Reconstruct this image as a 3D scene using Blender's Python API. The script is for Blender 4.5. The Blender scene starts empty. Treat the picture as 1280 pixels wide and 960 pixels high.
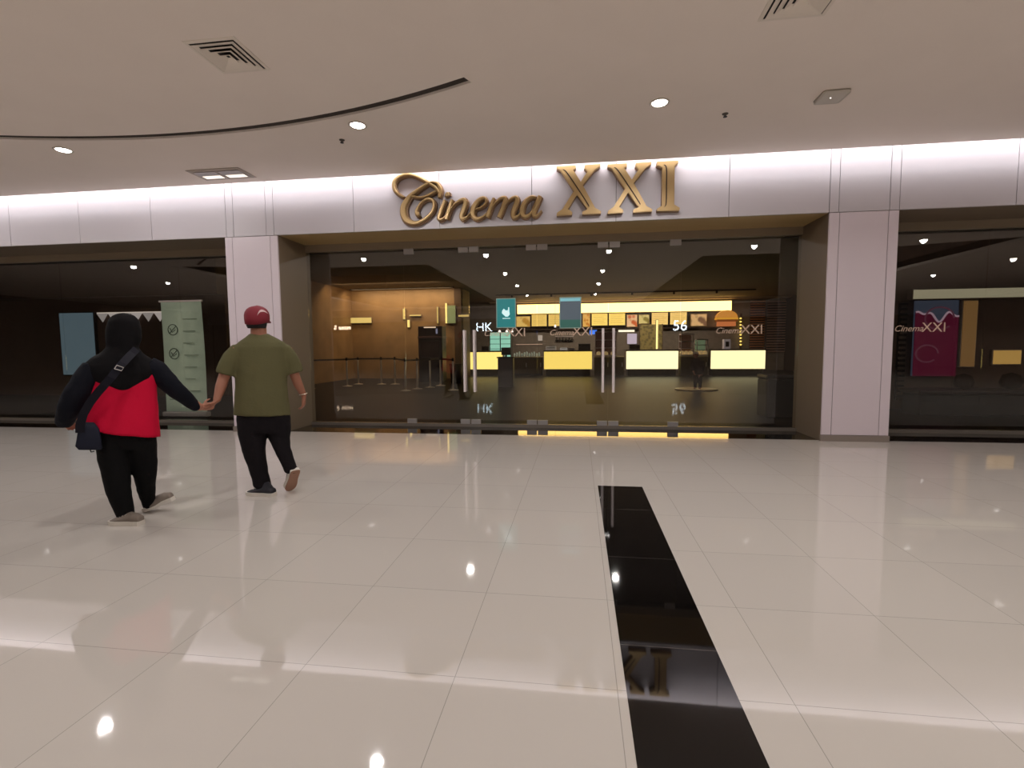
import bpy, bmesh, math, random
from mathutils import Vector, Matrix, Quaternion, noise
random.seed(7)
PI = math.pi
C = bpy.context.scene.collection
SC = bpy.context.scene

# ------------------------------------------------------------------ camera
F, CX, CY, H = 617.0, 640.0, 480.0, 1.35
_d = Vector((723 - CX, 433.2 - CY, F)).normalized()
_r = -Vector((-3950 - CX, 470 - CY, F)).normalized()
_r = (_r - _d * _r.dot(_d)).normalized()
_u = -_d.cross(_r)
RM = Matrix((_r, _d, _u))                      # camera axes (x right, y down, z forward) -> world
cam = bpy.data.objects.new('camera', bpy.data.cameras.new('camera')); C.objects.link(cam)
cam.data.sensor_width = 36; cam.data.lens = 36 * F / 1280
cam.data.clip_start = .02; cam.data.clip_end = 200
cx_, cy_, cz_ = RM @ Vector((1, 0, 0)), RM @ Vector((0, -1, 0)), RM @ Vector((0, 0, -1))
m4 = Matrix((cx_, cy_, cz_)).transposed().to_4x4(); m4.translation = Vector((0, 0, H))
cam.matrix_world = m4
SC.camera = cam
def ray(px, py): return RM @ Vector(((px - CX) / F, (py - CY) / F, 1))
def at(px, py, Y):
    w = ray(px, py); t = Y / w.y
    return Vector((w.x * t, Y, H + w.z * t))

# ------------------------------------------------------------------ world, exposure
SC.view_settings.view_transform = 'Standard'; SC.view_settings.look = 'None'
SC.view_settings.exposure = 0.0; SC.view_settings.gamma = 1
SC.view_settings.use_curve_mapping = False
w = bpy.data.worlds.new('world'); SC.world = w; w.use_nodes = True
w.node_tree.nodes['Background'].inputs[0].default_value = (.25, .2, .16, 1)
w.node_tree.nodes['Background'].inputs[1].default_value = .02
SC.cycles.max_bounces = 10; SC.cycles.transparent_max_bounces = 16
SC.cycles.glossy_bounces = 6; SC.cycles.diffuse_bounces = 5
SC.cycles.use_denoising = True
SC.cycles.sample_clamp_indirect = 4
SC.cycles.caustics_reflective = False; SC.cycles.caustics_refractive = False
ATRIUM_FILL_W = 420.0
SPOT_W, COVE_W, LOBBY_FILL_W, WOOD_W = 88.0, 92.0, 84.0, 64.0

def area_lamp(name, loc, size, size_y, power, color, direction, parent=None):
    l = bpy.data.lights.new(name, 'AREA'); l.shape = 'RECTANGLE'; l.size = size; l.size_y = size_y
    l.energy = power; l.color = color
    o = bpy.data.objects.new(name, l); C.objects.link(o)
    o.rotation_euler = Vector(direction).to_track_quat('-Z', 'Y').to_euler()
    o.location = loc
    if parent: o.parent = parent; o.location = Vector(loc) - parent.location
    return o

# ------------------------------------------------------------------ materials
def s2l(c): return tuple((x / 255 / 12.92) if x / 255 <= .04045 else ((x / 255 + .055) / 1.055) ** 2.4 for x in c)
MATS = {}
def mat(name, col, rough=.5, metal=0, emit=None, es=0, var=0, vscale=8, bump=0, bscale=60, spec=.5, coat=0, sub=0):
    if name in MATS: return MATS[name]
    m = bpy.data.materials.new(name); m.use_nodes = True; nt = m.node_tree
    b = nt.nodes['Principled BSDF']
    c = (*s2l(col), 1)
    b.inputs['Base Color'].default_value = c
    b.inputs['Roughness'].default_value = rough; b.inputs['Metallic'].default_value = metal
    b.inputs['Specular IOR Level'].default_value = spec
    if coat: b.inputs['Coat Weight'].default_value = coat
    tc = nt.nodes.new('ShaderNodeTexCoord')
    if var:
        n = nt.nodes.new('ShaderNodeTexNoise'); n.inputs['Scale'].default_value = vscale; n.inputs['Detail'].default_value = 4
        nt.links.new(tc.outputs['Object'], n.inputs['Vector'])
        r = nt.nodes.new('ShaderNodeValToRGB')
        r.color_ramp.elements[0].color = tuple(x * (1 - var) for x in c[:3]) + (1,)
        r.color_ramp.elements[1].color = tuple(min(1, x * (1 + var)) for x in c[:3]) + (1,)
        r.color_ramp.elements[0].position = .3; r.color_ramp.elements[1].position = .7
        nt.links.new(n.outputs['Fac'], r.inputs['Fac']); nt.links.new(r.outputs['Color'], b.inputs['Base Color'])
    if bump:
        n = nt.nodes.new('ShaderNodeTexNoise'); n.inputs['Scale'].default_value = bscale; n.inputs['Detail'].default_value = 3
        nt.links.new(tc.outputs['Object'], n.inputs['Vector'])
        bp = nt.nodes.new('ShaderNodeBump'); bp.inputs['Strength'].default_value = bump; bp.inputs['Distance'].default_value = .01
        nt.links.new(n.outputs['Fac'], bp.inputs['Height']); nt.links.new(bp.outputs['Normal'], b.inputs['Normal'])
    if emit:
        b.inputs['Emission Color'].default_value = (*s2l(emit), 1); b.inputs['Emission Strength'].default_value = es
    MATS[name] = m
    return m

def brick_mat(name, tile, grout, w_, h_, ox, oy, rough, mortar, var=.03, spec=.5):
    m = bpy.data.materials.new(name); m.use_nodes = True; nt = m.node_tree
    b = nt.nodes['Principled BSDF']; b.inputs['Roughness'].default_value = rough
    b.inputs['Specular IOR Level'].default_value = spec
    tc = nt.nodes.new('ShaderNodeTexCoord'); mp = nt.nodes.new('ShaderNodeMapping')
    mp.inputs['Location'].default_value = (-ox, -oy, 0)
    br = nt.nodes.new('ShaderNodeTexBrick'); br.offset = 0; br.squash = 1
    br.inputs['Scale'].default_value = 1; br.inputs['Brick Width'].default_value = w_; br.inputs['Row Height'].default_value = h_
    br.inputs['Mortar Size'].default_value = mortar; br.inputs['Mortar Smooth'].default_value = .1
    t = s2l(tile)
    br.inputs['Color1'].default_value = (*t, 1); br.inputs['Color2'].default_value = tuple(x * (1 - var) for x in t) + (1,)
    br.inputs['Mortar'].default_value = (*s2l(grout), 1)
    nt.links.new(tc.outputs['Object'], mp.inputs[0]); nt.links.new(mp.outputs[0], br.inputs['Vector'])
    nt.links.new(br.outputs['Color'], b.inputs['Base Color'])
    MATS[name] = m
    return m

def glass_mat(name, tint, fmin, fmax, rough=0):
    m = bpy.data.materials.new(name); m.use_nodes = True; nt = m.node_tree
    nt.nodes.remove(nt.nodes['Principled BSDF'])
    out = nt.nodes['Material Output']
    tr = nt.nodes.new('ShaderNodeBsdfTransparent'); tr.inputs[0].default_value = (*tint, 1)
    gl = nt.nodes.new('ShaderNodeBsdfGlossy'); gl.inputs['Roughness'].default_value = rough
    fr = nt.nodes.new('ShaderNodeLayerWeight'); fr.inputs['Blend'].default_value = .5
    pw = nt.nodes.new('ShaderNodeMath'); pw.operation = 'POWER'; pw.inputs[1].default_value = 4
    mr = nt.nodes.new('ShaderNodeMapRange'); mr.inputs['To Min'].default_value = fmin; mr.inputs['To Max'].default_value = fmax
    mx = nt.nodes.new('ShaderNodeMixShader')
    nt.links.new(fr.outputs['Facing'], pw.inputs[0]); nt.links.new(pw.outputs[0], mr.inputs['Value'])
    nt.links.new(mr.outputs[0], mx.inputs['Fac']); nt.links.new(tr.outputs[0], mx.inputs[1]); nt.links.new(gl.outputs[0], mx.inputs[2])
    nt.links.new(mx.outputs[0], out.inputs['Surface'])
    MATS[name] = m
    return m

M_tile = brick_mat('white_floor_tile', (199, 192, 185), (155, 151, 143), .655, .70, .19, 1.96, .035, .0016)
M_granite = brick_mat('black_granite', (14, 12, 12), (90, 84, 80), 5.0, .95, -2, 2.19, .03, .0018)
M_sill = mat('black_sill_stone', (14, 10, 9), .05, var=.2)
M_lobbyfloor = mat('dark_polished_floor', (32, 27, 24), .38, spec=.06, var=.15, vscale=2)
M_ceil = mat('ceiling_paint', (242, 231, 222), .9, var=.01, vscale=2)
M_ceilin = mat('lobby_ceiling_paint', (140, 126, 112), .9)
M_dark = mat('dark_void', (30, 25, 22), .9)
M_panel = mat('fascia_panel', (192, 185, 190), .45, var=.01, vscale=1)
M_pillar = mat('pillar_panel', (212, 199, 206), .42, var=.01, vscale=1)
M_groove = mat('panel_joint', (92, 84, 78), .7)
M_plinth = mat('pillar_plinth', (132, 120, 112), .5)
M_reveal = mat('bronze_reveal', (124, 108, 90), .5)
M_soffit = mat('gold_soffit', (196, 166, 112), .3)
M_rail = mat('aluminium_rail', (140, 130, 120), .25, metal=.4)
M_steel = mat('brushed_steel', (235, 222, 222), .5)
M_steeldim = mat('patch_steel', (165, 158, 155), .35, metal=.3)
M_glass = glass_mat('door_glass', (.93, .92, .90), .075, .65)
M_white = mat('white_plastic', (205, 198, 188), .5)
M_vent = mat('vent_enamel', (232, 222, 210), .5)
M_black = mat('black_plastic', (16, 14, 14), .5)
M_gold = mat('sign_gold', (186, 156, 108), .42, metal=.35)
M_golddark = mat('sign_bronze_side', (150, 120, 92), .5, metal=.4)
M_groovegold = mat('sign_inlay_brown', (52, 28, 14), .6)
M_wood = mat('warm_wood', (150, 122, 90), .5, var=.18, vscale=1.5)
M_stone = mat('grey_brown_stone', (146, 134, 122), .6, var=.12, vscale=5)
M_brownwall = mat('brown_wall', (86, 66, 54), .6, var=.1)
M_lamp = mat('lamp_lens', (255, 255, 255), .4, emit=(255, 246, 238), es=26)
M_lampoff = mat('lamp_soft_lens', (230, 225, 215), .4, emit=(255, 240, 225), es=1.1)

# ------------------------------------------------------------------ mesh builder
class MB:
    def __init__(s): s.bm = bmesh.new(); s.idx = 0
    def _mark(s, faces):
        for f in faces: f.material_index = s.idx
    def box(s, a, b, bevel=0):
        x0, y0, z0 = [min(p, q) for p, q in zip(a, b)]; x1, y1, z1 = [max(p, q) for p, q in zip(a, b)]
        vs = [s.bm.verts.new(p) for p in [(x0, y0, z0), (x1, y0, z0), (x1, y1, z0), (x0, y1, z0), (x0, y0, z1), (x1, y0, z1), (x1, y1, z1), (x0, y1, z1)]]
        fs = [s.bm.faces.new([vs[i] for i in q]) for q in [(3, 2, 1, 0), (4, 5, 6, 7), (0, 1, 5, 4), (1, 2, 6, 5), (2, 3, 7, 6), (3, 0, 4, 7)]]
        s._mark(fs)
        if bevel:
            es = list({e for f in fs for e in f.edges})
            r = bmesh.ops.bevel(s.bm, geom=es, offset=bevel, segments=2, profile=.5, affect='EDGES')
            s._mark(r['faces'])
        return s
    def tube(s, pts, rad, n=10, cap=True):
        pts = [Vector(p) for p in pts]
        if not hasattr(rad, '__len__'): rad = [rad] * len(pts)
        rings = []; ref = None
        for i, p in enumerate(pts):
            t = (pts[min(i + 1, len(pts) - 1)] - pts[max(i - 1, 0)]).normalized()
            if ref is None:
                ref = t.orthogonal().normalized()
            ref = (ref - t * ref.dot(t)).normalized()
            b2 = t.cross(ref)
            rings.append([s.bm.verts.new(p + (ref * math.cos(2 * PI * k / n) + b2 * math.sin(2 * PI * k / n)) * rad[i]) for k in range(n)])
        s._loft(rings, cap)
        return s
    def _loft(s, rings, cap=True, closed=True):
        n = len(rings[0]); fs = []
        for a, b in zip(rings, rings[1:]):
            for k in range(n if closed else n - 1):
                fs.append(s.bm.faces.new((a[k], a[(k + 1) % n], b[(k + 1) % n], b[k])))
        if cap:
            fs.append(s.bm.faces.new(list(reversed(rings[0])))); fs.append(s.bm.faces.new(rings[-1]))
        s._mark(fs)
    def loft(s, rings, cap=True):           # rings: lists of points
        s._loft([[s.bm.verts.new(p) for p in r] for r in rings], cap)
        return s
    def lathe(s, prof, c=(0, 0, 0), n=24):  # prof: (r, z)
        c = Vector(c)
        s._loft([[s.bm.verts.new(c + Vector((max(r, 1e-4) * math.cos(2 * PI * k / n), max(r, 1e-4) * math.sin(2 * PI * k / n), z))) for k in range(n)] for r, z in prof], True)
        return s
    def prism(s, poly, y0, y1, bevel=0):     # polygon in X,Z extruded along Y
        a = [s.bm.verts.new((x, y0, z)) for x, z in poly]; b = [s.bm.verts.new((x, y1, z)) for x, z in poly]
        n = len(poly); fs = [s.bm.faces.new(a), s.bm.faces.new(list(reversed(b)))]
        for k in range(n): fs.append(s.bm.faces.new((a[k], b[k], b[(k + 1) % n], a[(k + 1) % n])))
        s._mark(fs)
        return s
    def ribbon(s, pts, wid, y0, y1, cham=.008, sub=8):   # calligraphic stroke standing off a wall in the X,Z plane
        P = []; W = []
        n = len(pts)
        g = lambda i: Vector(pts[max(0, min(n - 1, i))])
        for i in range(n - 1):
            for k in range(sub):
                t = k / sub; p0, p1, p2, p3 = g(i - 1), g(i), g(i + 1), g(i + 2)
                P.append(.5 * ((2 * p1) + (p2 - p0) * t + (2 * p0 - 5 * p1 + 4 * p2 - p3) * t * t + (3 * p1 - p0 - 3 * p2 + p3) * t ** 3))
                W.append(wid[i] * (1 - t) + wid[i + 1] * t)
        P.append(g(n - 1)); W.append(wid[-1])
        rings = []
        for i, p in enumerate(P):
            t = (P[min(i + 1, len(P) - 1)] - P[max(i - 1, 0)])
            t = t.normalized() if t.length > 1e-6 else Vector((1, 0))
            nrm = Vector((-t.y, t.x)); w2 = W[i] / 2; wc = max(w2 - cham, w2 * .4)
            def q(o, y): return (p.x + nrm.x * o, y, p.y + nrm.y * o)
            rings.append([q(-w2, y1), q(-w2, y0 + cham), q(-wc, y0), q(wc, y0), q(w2, y0 + cham), q(w2, y1)])
        return s.loft(rings)
    def obj(s, name, mats, parent=None, smooth=False, origin=None, weld=False):
        if weld: bmesh.ops.remove_doubles(s.bm, verts=s.bm.verts, dist=1e-4)
        bmesh.ops.recalc_face_normals(s.bm, faces=s.bm.faces)
        off = Vector((0, 0, 0))
        if parent is not None: off = wloc(parent)
        elif origin is not None: off = Vector(origin)
        elif s.bm.verts:
            xs = [v.co.x for v in s.bm.verts]; ys = [v.co.y for v in s.bm.verts]; zs = [v.co.z for v in s.bm.verts]
            off = Vector(((min(xs) + max(xs)) / 2, (min(ys) + max(ys)) / 2, min(zs)))
        for v in s.bm.verts: v.co -= off
        me = bpy.data.meshes.new(name); s.bm.to_mesh(me); s.bm.free()
        for m in (mats if isinstance(mats, (list, tuple)) else [mats]): me.materials.append(m)
        if smooth:
            for p in me.polygons: p.use_smooth = True
        o = bpy.data.objects.new(name, me); C.objects.link(o)
        if parent is None: o.location = off
        else: o.parent = parent
        return o
def wloc(o):
    v = Vector((0, 0, 0))
    while o is not None: v += o.location; o = o.parent
    return v
def tag(o, label, cat, group=None, kind=None):
    o['label'] = label; o['category'] = cat
    if group: o['group'] = group
    if kind: o['kind'] = kind
    return o
def thing(name, label, cat, loc, group=None):
    o = bpy.data.objects.new(name, None); C.objects.link(o); o.location = loc; o.empty_display_size = .1
    return tag(o, label, cat, group)
def struct(o): o['kind'] = 'structure'; return o
def copy_tree(o, loc=None, parent=None):
    c = o.copy(); C.objects.link(c)
    if parent: c.parent = parent
    if loc is not None: c.location = loc
    for ch in list(o.children): copy_tree(ch, None, c)
    return c
def bx(name, a, b, m, parent=None, bevel=0): return MB().box(a, b, bevel).obj(name, m, parent)
def slab(name, outer, holes, z0, z1, m):
    bm = bmesh.new()
    loops = [outer] + holes
    for z in (z0, z1):
        es = []
        for lp in loops:
            vs = [bm.verts.new((x, y, z)) for x, y in lp]
            es += [bm.edges.new((vs[i], vs[(i + 1) % len(vs)])) for i in range(len(vs))]
        bmesh.ops.triangle_fill(bm, edges=es, use_beauty=True)
    for lp in loops:
        a = [bm.verts.new((x, y, z0)) for x, y in lp]; b = [bm.verts.new((x, y, z1)) for x, y in lp]
        for i in range(len(lp)):
            j = (i + 1) % len(lp); bm.faces.new((a[i], a[j], b[j], b[i]))
    bmesh.ops.remove_doubles(bm, verts=bm.verts, dist=1e-5)
    mb = MB(); mb.bm.free(); mb.bm = bm
    return mb.obj(name, m)

# ------------------------------------------------------------------ the shell
FY, GY, ZC = 7.37, 8.20, 3.90        # face of the facade, plane of the glass, ceiling
PX = (-5.61, -4.71, 3.38, 4.24)      # the two pillars
struct(bx('floor', (-26, -16, -.2), (22, 7.45, 0), M_tile))
struct(MB().box((.19, -16, -.05), (.61, 4.78, .0015)).obj('trim_1', M_granite, origin=(0, 0, 0)))
def slot(x0, x1, n, cx, cy, r, wd):
    out = []
    for k in range(n + 1):
        x = x0 + (x1 - x0) * k / n; out.append((x, cy + math.sqrt(r * r - (x - cx) ** 2)))
    inn = []
    for k in range(n + 1):
        x = x1 + .05 + (x0 - x1) * k / n; inn.append((x, cy + math.sqrt(r * r - (x - cx) ** 2) + wd))
    return out + inn
slotA = slot(-11.5, -1.08, 40, -4.6, -4.05, 9.5, .12)
slotB = [(-.9 + .02 * k, -.1 - .0009 * k * k) for k in range(0, 80, 4)]
slotB = slotB + [(x, y + .09) for x, y in reversed(slotB)]
voidL = [(-12.5, -15), (-4.6, -15), (-4.6, 1.5), (-8, 1.5), (-12.5, 2.6)]
voidR = [(3.5, -15), (11, -15), (11, 2.9), (7, 1.6), (3.5, 1.5)]
struct(slab('ceiling', [(-26, -16), (22, -16), (22, 7.17), (-26, 7.17)], [slotA, slotB, voidL, voidR], ZC, ZC + .09, M_ceil))
struct(slab('trim_21', slotA, [], ZC + .025, ZC + .05, mat('slot_shade', (58, 50, 44), .7)))  # dark sheet giving the shade inside the curved ceiling slot
struct(slab('trim_22', slotB, [], ZC + .025, ZC + .05, MATS['slot_shade']))  # same painted shade for the second slot
struct(bx('ceiling_slot_back', (-12, -1.8, ZC + .22), (1, 6, ZC + .26), M_dark))['kind'] = 'structure'
struct(bx('ceiling_cove', (-26, 6.6, 4.36), (22, 7.6, 4.42), M_ceil))
struct(bx('ceiling_cove_back', (-26, 6.6, ZC + .09), (22, 6.64, 4.36), M_ceil))
for nm, x0, x1 in (('wall_void_left', -12.5, -4.6), ('wall_void_right', 3.5, 11)):
    mb = MB(); mb.box((x0 - .1, -15, ZC + .3), (x0, 3, 9)); mb.box((x1, -15, ZC + .3), (x1 + .1, 3, 9)); mb.box((x0, 2.95, ZC + .3), (x1, 3.05, 9)); mb.box((x0, -15.1, ZC + .3), (x1, -15, 9)); mb.box((x0, -15, 9), (x1, 3, 9.1))
    struct(mb.obj(nm, M_brownwall))
# far side of the mall, seen in the glass
mb = MB(); mb.box((-26, -16.2, 3.1), (22, -15.6, ZC)); mb.idx = 1; mb.box((-26, -16.4, 0), (22, -16.1, 3.1))
struct(mb.obj('wall_back', [M_panel, mat('shop_wall', (150, 134, 118), .5, var=.15, vscale=.7)]))
struct(bx('wall_left', (-26.2, -16, 0), (-26, 22, ZC), MATS['shop_wall'])); struct(bx('wall_right', (22, -16, 0), (22.2, 22, ZC), MATS['shop_wall']))

for nm, x in (('left', -8.5), ('right', 7.2)):
    t = thing('atrium_fill_light', 'added unseen fill lamp high in the %s atrium opening behind the viewer' % nm, 'ceiling light', (x, -5, 8.9))
    bx('housing', (x - 1.6, -6.6, 8.9), (x + 1.6, -3.4, 8.99), M_white, t)
    area_lamp('fill_panel', (x, -5, 8.88), 3, 3, ATRIUM_FILL_W, (1, .93, .85), (0, 0, -1), t)  # added out-of-view fill that brightens the mall ceiling by bounce
# fascia: one panel per joint
seams = [-26, -12.1, -10.9, -9.6, -8.25, -6.91, -5.58, -5.45, -4.89, -4.76, -3.43, -2.07, -.68, .53, 2.07, 3.37, 3.49, 4.12, 4.24, 5.62, 7.0, 8.4, 9.8, 22]
mb = MB()
for a, b in zip(seams, seams[1:]): mb.box((a + .004, FY, 3.14), (b - .004, FY + .04, 4.36))
mb.idx = 1; mb.box((-26, FY + .012, 3.145), (22, FY + .05, 4.36))
struct(mb.obj('wall_fascia', [M_panel, M_groove]))
mb = MB(); mb.box((-26, FY + .04, 3.14), (PX[0], GY + .1, 3.18)); mb.box((PX[3], FY + .04, 3.14), (22, GY + .1, 3.18)); struct(mb.obj('ceiling_window_soffit', M_reveal))
struct(bx('ceiling_entrance_soffit', (PX[1], FY + .04, 3.14), (PX[2], GY + .1, 3.18), M_soffit))
struct(bx('wall_header', (-26, GY + .1, 3.02), (22, GY + .2, ZC + .3), M_dark))
struct(bx('floor_sill', (-26, 7.45, -.2), (22, GY + .12, -.001), M_sill))
for k, (x0, x1) in enumerate(((PX[0], PX[1]), (PX[2], PX[3]))):
    mb = MB()
    js = [x0, x0 + .125, x1 - .125, x1]
    for a, b in zip(js, js[1:]): mb.box((a + (.004 if a != x0 else 0), FY, .09), (b - (.004 if b != x1 else 0), FY + .03, 3.132))
    mb.idx = 1; mb.box((x0 + .02, FY + .012, .08), (x1 - .02, FY + .04, 3.135))
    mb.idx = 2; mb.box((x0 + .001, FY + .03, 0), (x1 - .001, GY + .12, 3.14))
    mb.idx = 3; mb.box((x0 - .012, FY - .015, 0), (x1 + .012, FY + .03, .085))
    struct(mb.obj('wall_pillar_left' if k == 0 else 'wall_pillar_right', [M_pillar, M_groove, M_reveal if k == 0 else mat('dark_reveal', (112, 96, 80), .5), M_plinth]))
# rails above and below the glass
n_t = 2
for a, b in ((-26, PX[0]), (PX[1], PX[2]), (PX[3], 22)):
    struct(bx('trim_%d' % n_t, (a, GY - .03, -.001), (b, GY + .05, .05), M_rail)); n_t += 1
    struct(bx('trim_%d' % n_t, (a, GY - .03, 3.02), (b, GY + .05, 3.14), mat('head_rail', (140, 124, 104), .45))); n_t += 1
# lobby shell
struct(bx('floor_lobby', (-26, GY + .12, -.2), (22, 29, -.002), M_lobbyfloor))
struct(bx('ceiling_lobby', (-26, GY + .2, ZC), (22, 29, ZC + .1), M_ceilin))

# ------------------------------------------------------------------ glass: fixed panes and doors
PANES = [(-26, -12.2), (-12.2, -9.68), (-9.68, -7.2), (-7.2, PX[0]), (PX[1], -2.95), (1.61, PX[2]), (PX[3], 5.94), (5.94, 8.3), (8.3, 22)]
for k, (a, b) in enumerate(PANES):
    struct(bx('window_%d' % (k + 1), (a + .004, GY, .03), (b - .004, GY + .012, 3.04), M_glass))
DOORS = [(-2.95, -1.82), (-1.82, -.68), (-.68, .48), (.48, 1.61)]
def patch(x0, x1, z0, z1, parent): return MB().box((x0, GY - .016, z0), (x1, GY + .03, z1), .004).obj('patch_fitting', M_steeldim, parent)
for k, (a, b) in enumerate(DOORS):
    d = bx('door_%d' % (k + 1), (a + .005, GY, .05), (b - .005, GY + .012, 3.04), M_glass); struct(d)
    for z0, z1 in ((.02, .125), (2.93, 3.04)):
        patch(a + .008, a + .175, z0, z1, d); patch(b - .175, b - .008, z0, z1, d)
    hx = b - .085 if k % 2 == 0 else a + .085
    mb = MB()
    for yy in (GY - .05, ):
        mb.tube([(hx, yy, .6), (hx, yy, 1.64)], .021, 16)
        for z in (.78, 1.46): mb.tube([(hx, yy, z), (hx, GY + .06, z)], .009, 8)
    mb.tube([(hx, GY + .062, .6), (hx, GY + .062, 1.64)], .018, 12)
    mb.obj('pull_handle', M_steel, d)

# ------------------------------------------------------------------ text helper
def text_mesh(txt, size, extrude=.002, shear=0, spacing=1):
    cu = bpy.data.curves.new('t', 'FONT'); cu.body = txt; cu.size = size; cu.extrude = extrude; cu.shear = shear
    cu.space_character = spacing; cu.resolution_u = 3; cu.align_x = 'CENTER'
    o = bpy.data.objects.new('t', cu); C.objects.link(o)
    me = bpy.data.meshes.new_from_object(o.evaluated_get(bpy.context.evaluated_depsgraph_get()))
    bpy.data.objects.remove(o)
    return me
def text_obj(name, txt, size, loc, m, parent=None, extrude=.002, shear=0, spacing=1, flip=False):
    me = text_mesh(txt, size, extrude, shear, spacing)
    me.transform(Matrix.Rotation(PI / 2, 4, 'X'))
    if flip: me.transform(Matrix.Scale(-1, 4, (1, 0, 0)))
    me.materials.clear(); me.materials.append(m)
    o = bpy.data.objects.new(name, me); C.objects.link(o)
    if parent: o.parent = parent; o.location = Vector(loc) - wloc(parent)
    else: o.location = loc
    return o

# ------------------------------------------------------------------ the big sign
SY = FY - .11
def S1(x, y):      # points traced on the lettering, as X,Z on the fascia
    p = at(480 + x / 6.4, 200 + y / 6.4, SY + .03); return (p.x, p.z)
sgn = thing('wall_sign', 'gold script "Cinema" lettering mounted on the white fascia above the doors', 'sign', at(585, 282, FY))
def letter(strokes, name='letter'):
    mb = MB()
    for pts, wd in strokes:
        pp = [S1(*q) for q in pts]; ww = [x / 6.4 * .01215 for x in wd]
        mb.ribbon(pp, [x * 1.35 + .012 for x in ww], SY + .045, FY - .002, .006)
        f = len(mb.bm.faces); mb.idx = 1
        mb.ribbon(pp, ww, SY, SY + .05, .012); mb.idx = 0
    return mb.obj(name, [M_golddark, M_gold], sgn)
letter([([(440, 300), (452, 240), (430, 190), (385, 178), (340, 196), (280, 235), (225, 275), (190, 315), (160, 370), (158, 430), (180, 480), (235, 505), (300, 490), (365, 440), (398, 385), (395, 330), (360, 312), (320, 325), (285, 360), (262, 405), (270, 435), (285, 430)],
         [22, 26, 18, 14, 16, 20, 26, 36, 44, 46, 40, 26, 20, 20, 22, 20, 16, 14, 16, 22, 28, 26]),
        ([(160, 300), (110, 270), (80, 225), (85, 170), (130, 130), (200, 116), (280, 140), (350, 180), (410, 220), (440, 262)],
         [14, 18, 24, 26, 22, 20, 18, 18, 20, 22]),
        ([(225, 290), (300, 300), (370, 275), (415, 250)], [14, 14, 16, 16])])
letter([([(490, 322), (470, 370), (448, 430), (440, 465), (455, 478), (490, 455), (520, 410)], [24, 28, 28, 26, 20, 12, 10]),
        ([(500, 268), (506, 276), (512, 290)], [30, 40, 26])])
letter([([(545, 318), (530, 370), (510, 430), (498, 475)], [22, 30, 30, 30]),
        ([(520, 420), (560, 360), (605, 325), (640, 318), (652, 340), (640, 390), (622, 440), (630, 470), (665, 455), (700, 415)], [8, 12, 18, 26, 32, 32, 30, 26, 14, 8])])
letter([([(720, 400), (775, 380), (815, 345), (815, 312), (785, 305), (745, 335), (715, 390), (712, 440), (740, 470), (790, 455), (840, 410)], [10, 12, 16, 18, 22, 30, 36, 34, 26, 14, 8])])
letter([([(880, 305), (862, 360), (842, 415), (826, 460)], [20, 30, 30, 28]),
        ([(850, 400), (890, 345), (930, 308), (962, 302), (970, 325), (955, 375), (935, 425), (920, 460)], [8, 12, 18, 24, 30, 30, 30, 28]),
        ([(945, 400), (985, 340), (1025, 305), (1055, 300), (1066, 322), (1052, 370), (1034, 420), (1040, 458), (1075, 445), (1110, 400)], [8, 12, 18, 24, 32, 32, 30, 26, 14, 8])])
letter([([(1215, 300), (1180, 298), (1135, 330), (1108, 385), (1110, 435), (1140, 452), (1180, 420), (1215, 360)], [16, 22, 28, 34, 32, 24, 16, 12]),
        ([(1250, 290), (1228, 340), (1205, 395), (1200, 440), (1225, 445), (1262, 405)], [30, 32, 32, 28, 16, 8])])
def S2(x, y):
    p = at(680 + x / 7.111, 190 + y / 7.111, SY + .03); return (p.x, p.z)
XO = [(110, 133), (283, 123), (283, 152), (262, 168), (326, 268), (385, 180), (357, 152), (362, 120), (502, 110), (500, 135), (448, 170), (345, 300), (455, 500), (508, 530), (505, 552), (340, 560), (340, 535), (385, 510), (292, 385), (215, 510), (252, 540), (248, 562), (112, 570), (115, 545), (165, 510), (265, 350), (150, 175), (112, 158)]
IO = [(1003, 90), (1192, 80), (1192, 105), (1160, 130), (1155, 470), (1205, 500), (1200, 525), (1003, 530), (1003, 508), (1045, 480), (1050, 150), (1000, 125)]
def roman(poly, inlay, lab, dx=0, dy=0):
    P = [S2(x + dx, y + dy) for x, y in poly]
    c = sum(p[0] for p in P) / len(P), min(p[1] for p in P)
    t = thing('sign_letter', lab, 'sign letter', (c[0], FY, c[1]), 'roman numerals on the fascia')
    mb = MB(); mb.prism(P, SY + .03, FY - .002); mb.obj('letter_return', M_golddark, t)
    cx = sum(p[0] for p in P) / len(P); cz = sum(p[1] for p in P) / len(P)
    mb = MB(); mb.prism(P, SY, SY + .03)
    bmesh.ops.recalc_face_normals(mb.bm, faces=mb.bm.faces)
    bmesh.ops.bevel(mb.bm, geom=[e for e in mb.bm.edges if all(abs(v.co.y - SY) < 1e-5 for v in e.verts)], offset=.008, segments=2, affect='EDGES')
    mb.obj('letter_face', M_gold, t)
    mb = MB(); mb.ribbon([S2(x + dx, y + dy) for x, y in inlay], [.005] + [.016] * (len(inlay) - 2) + [.005], SY - .004, SY + .01, .001, 4)
    mb.obj('inlay_groove', M_groovegold, t)
XI = [(168, 162), (200, 185), (300, 330), (390, 470), (398, 492)]
roman(XO, XI, 'first gold X of the numerals, right after the script word')
roman(XO, XI, 'middle gold X of the three roman numerals', 453, -18)
roman(IO, [(1062, 120), (1085, 150), (1085, 300), (1082, 460), (1066, 492)], 'gold letter I at the right end of the sign')

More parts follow.
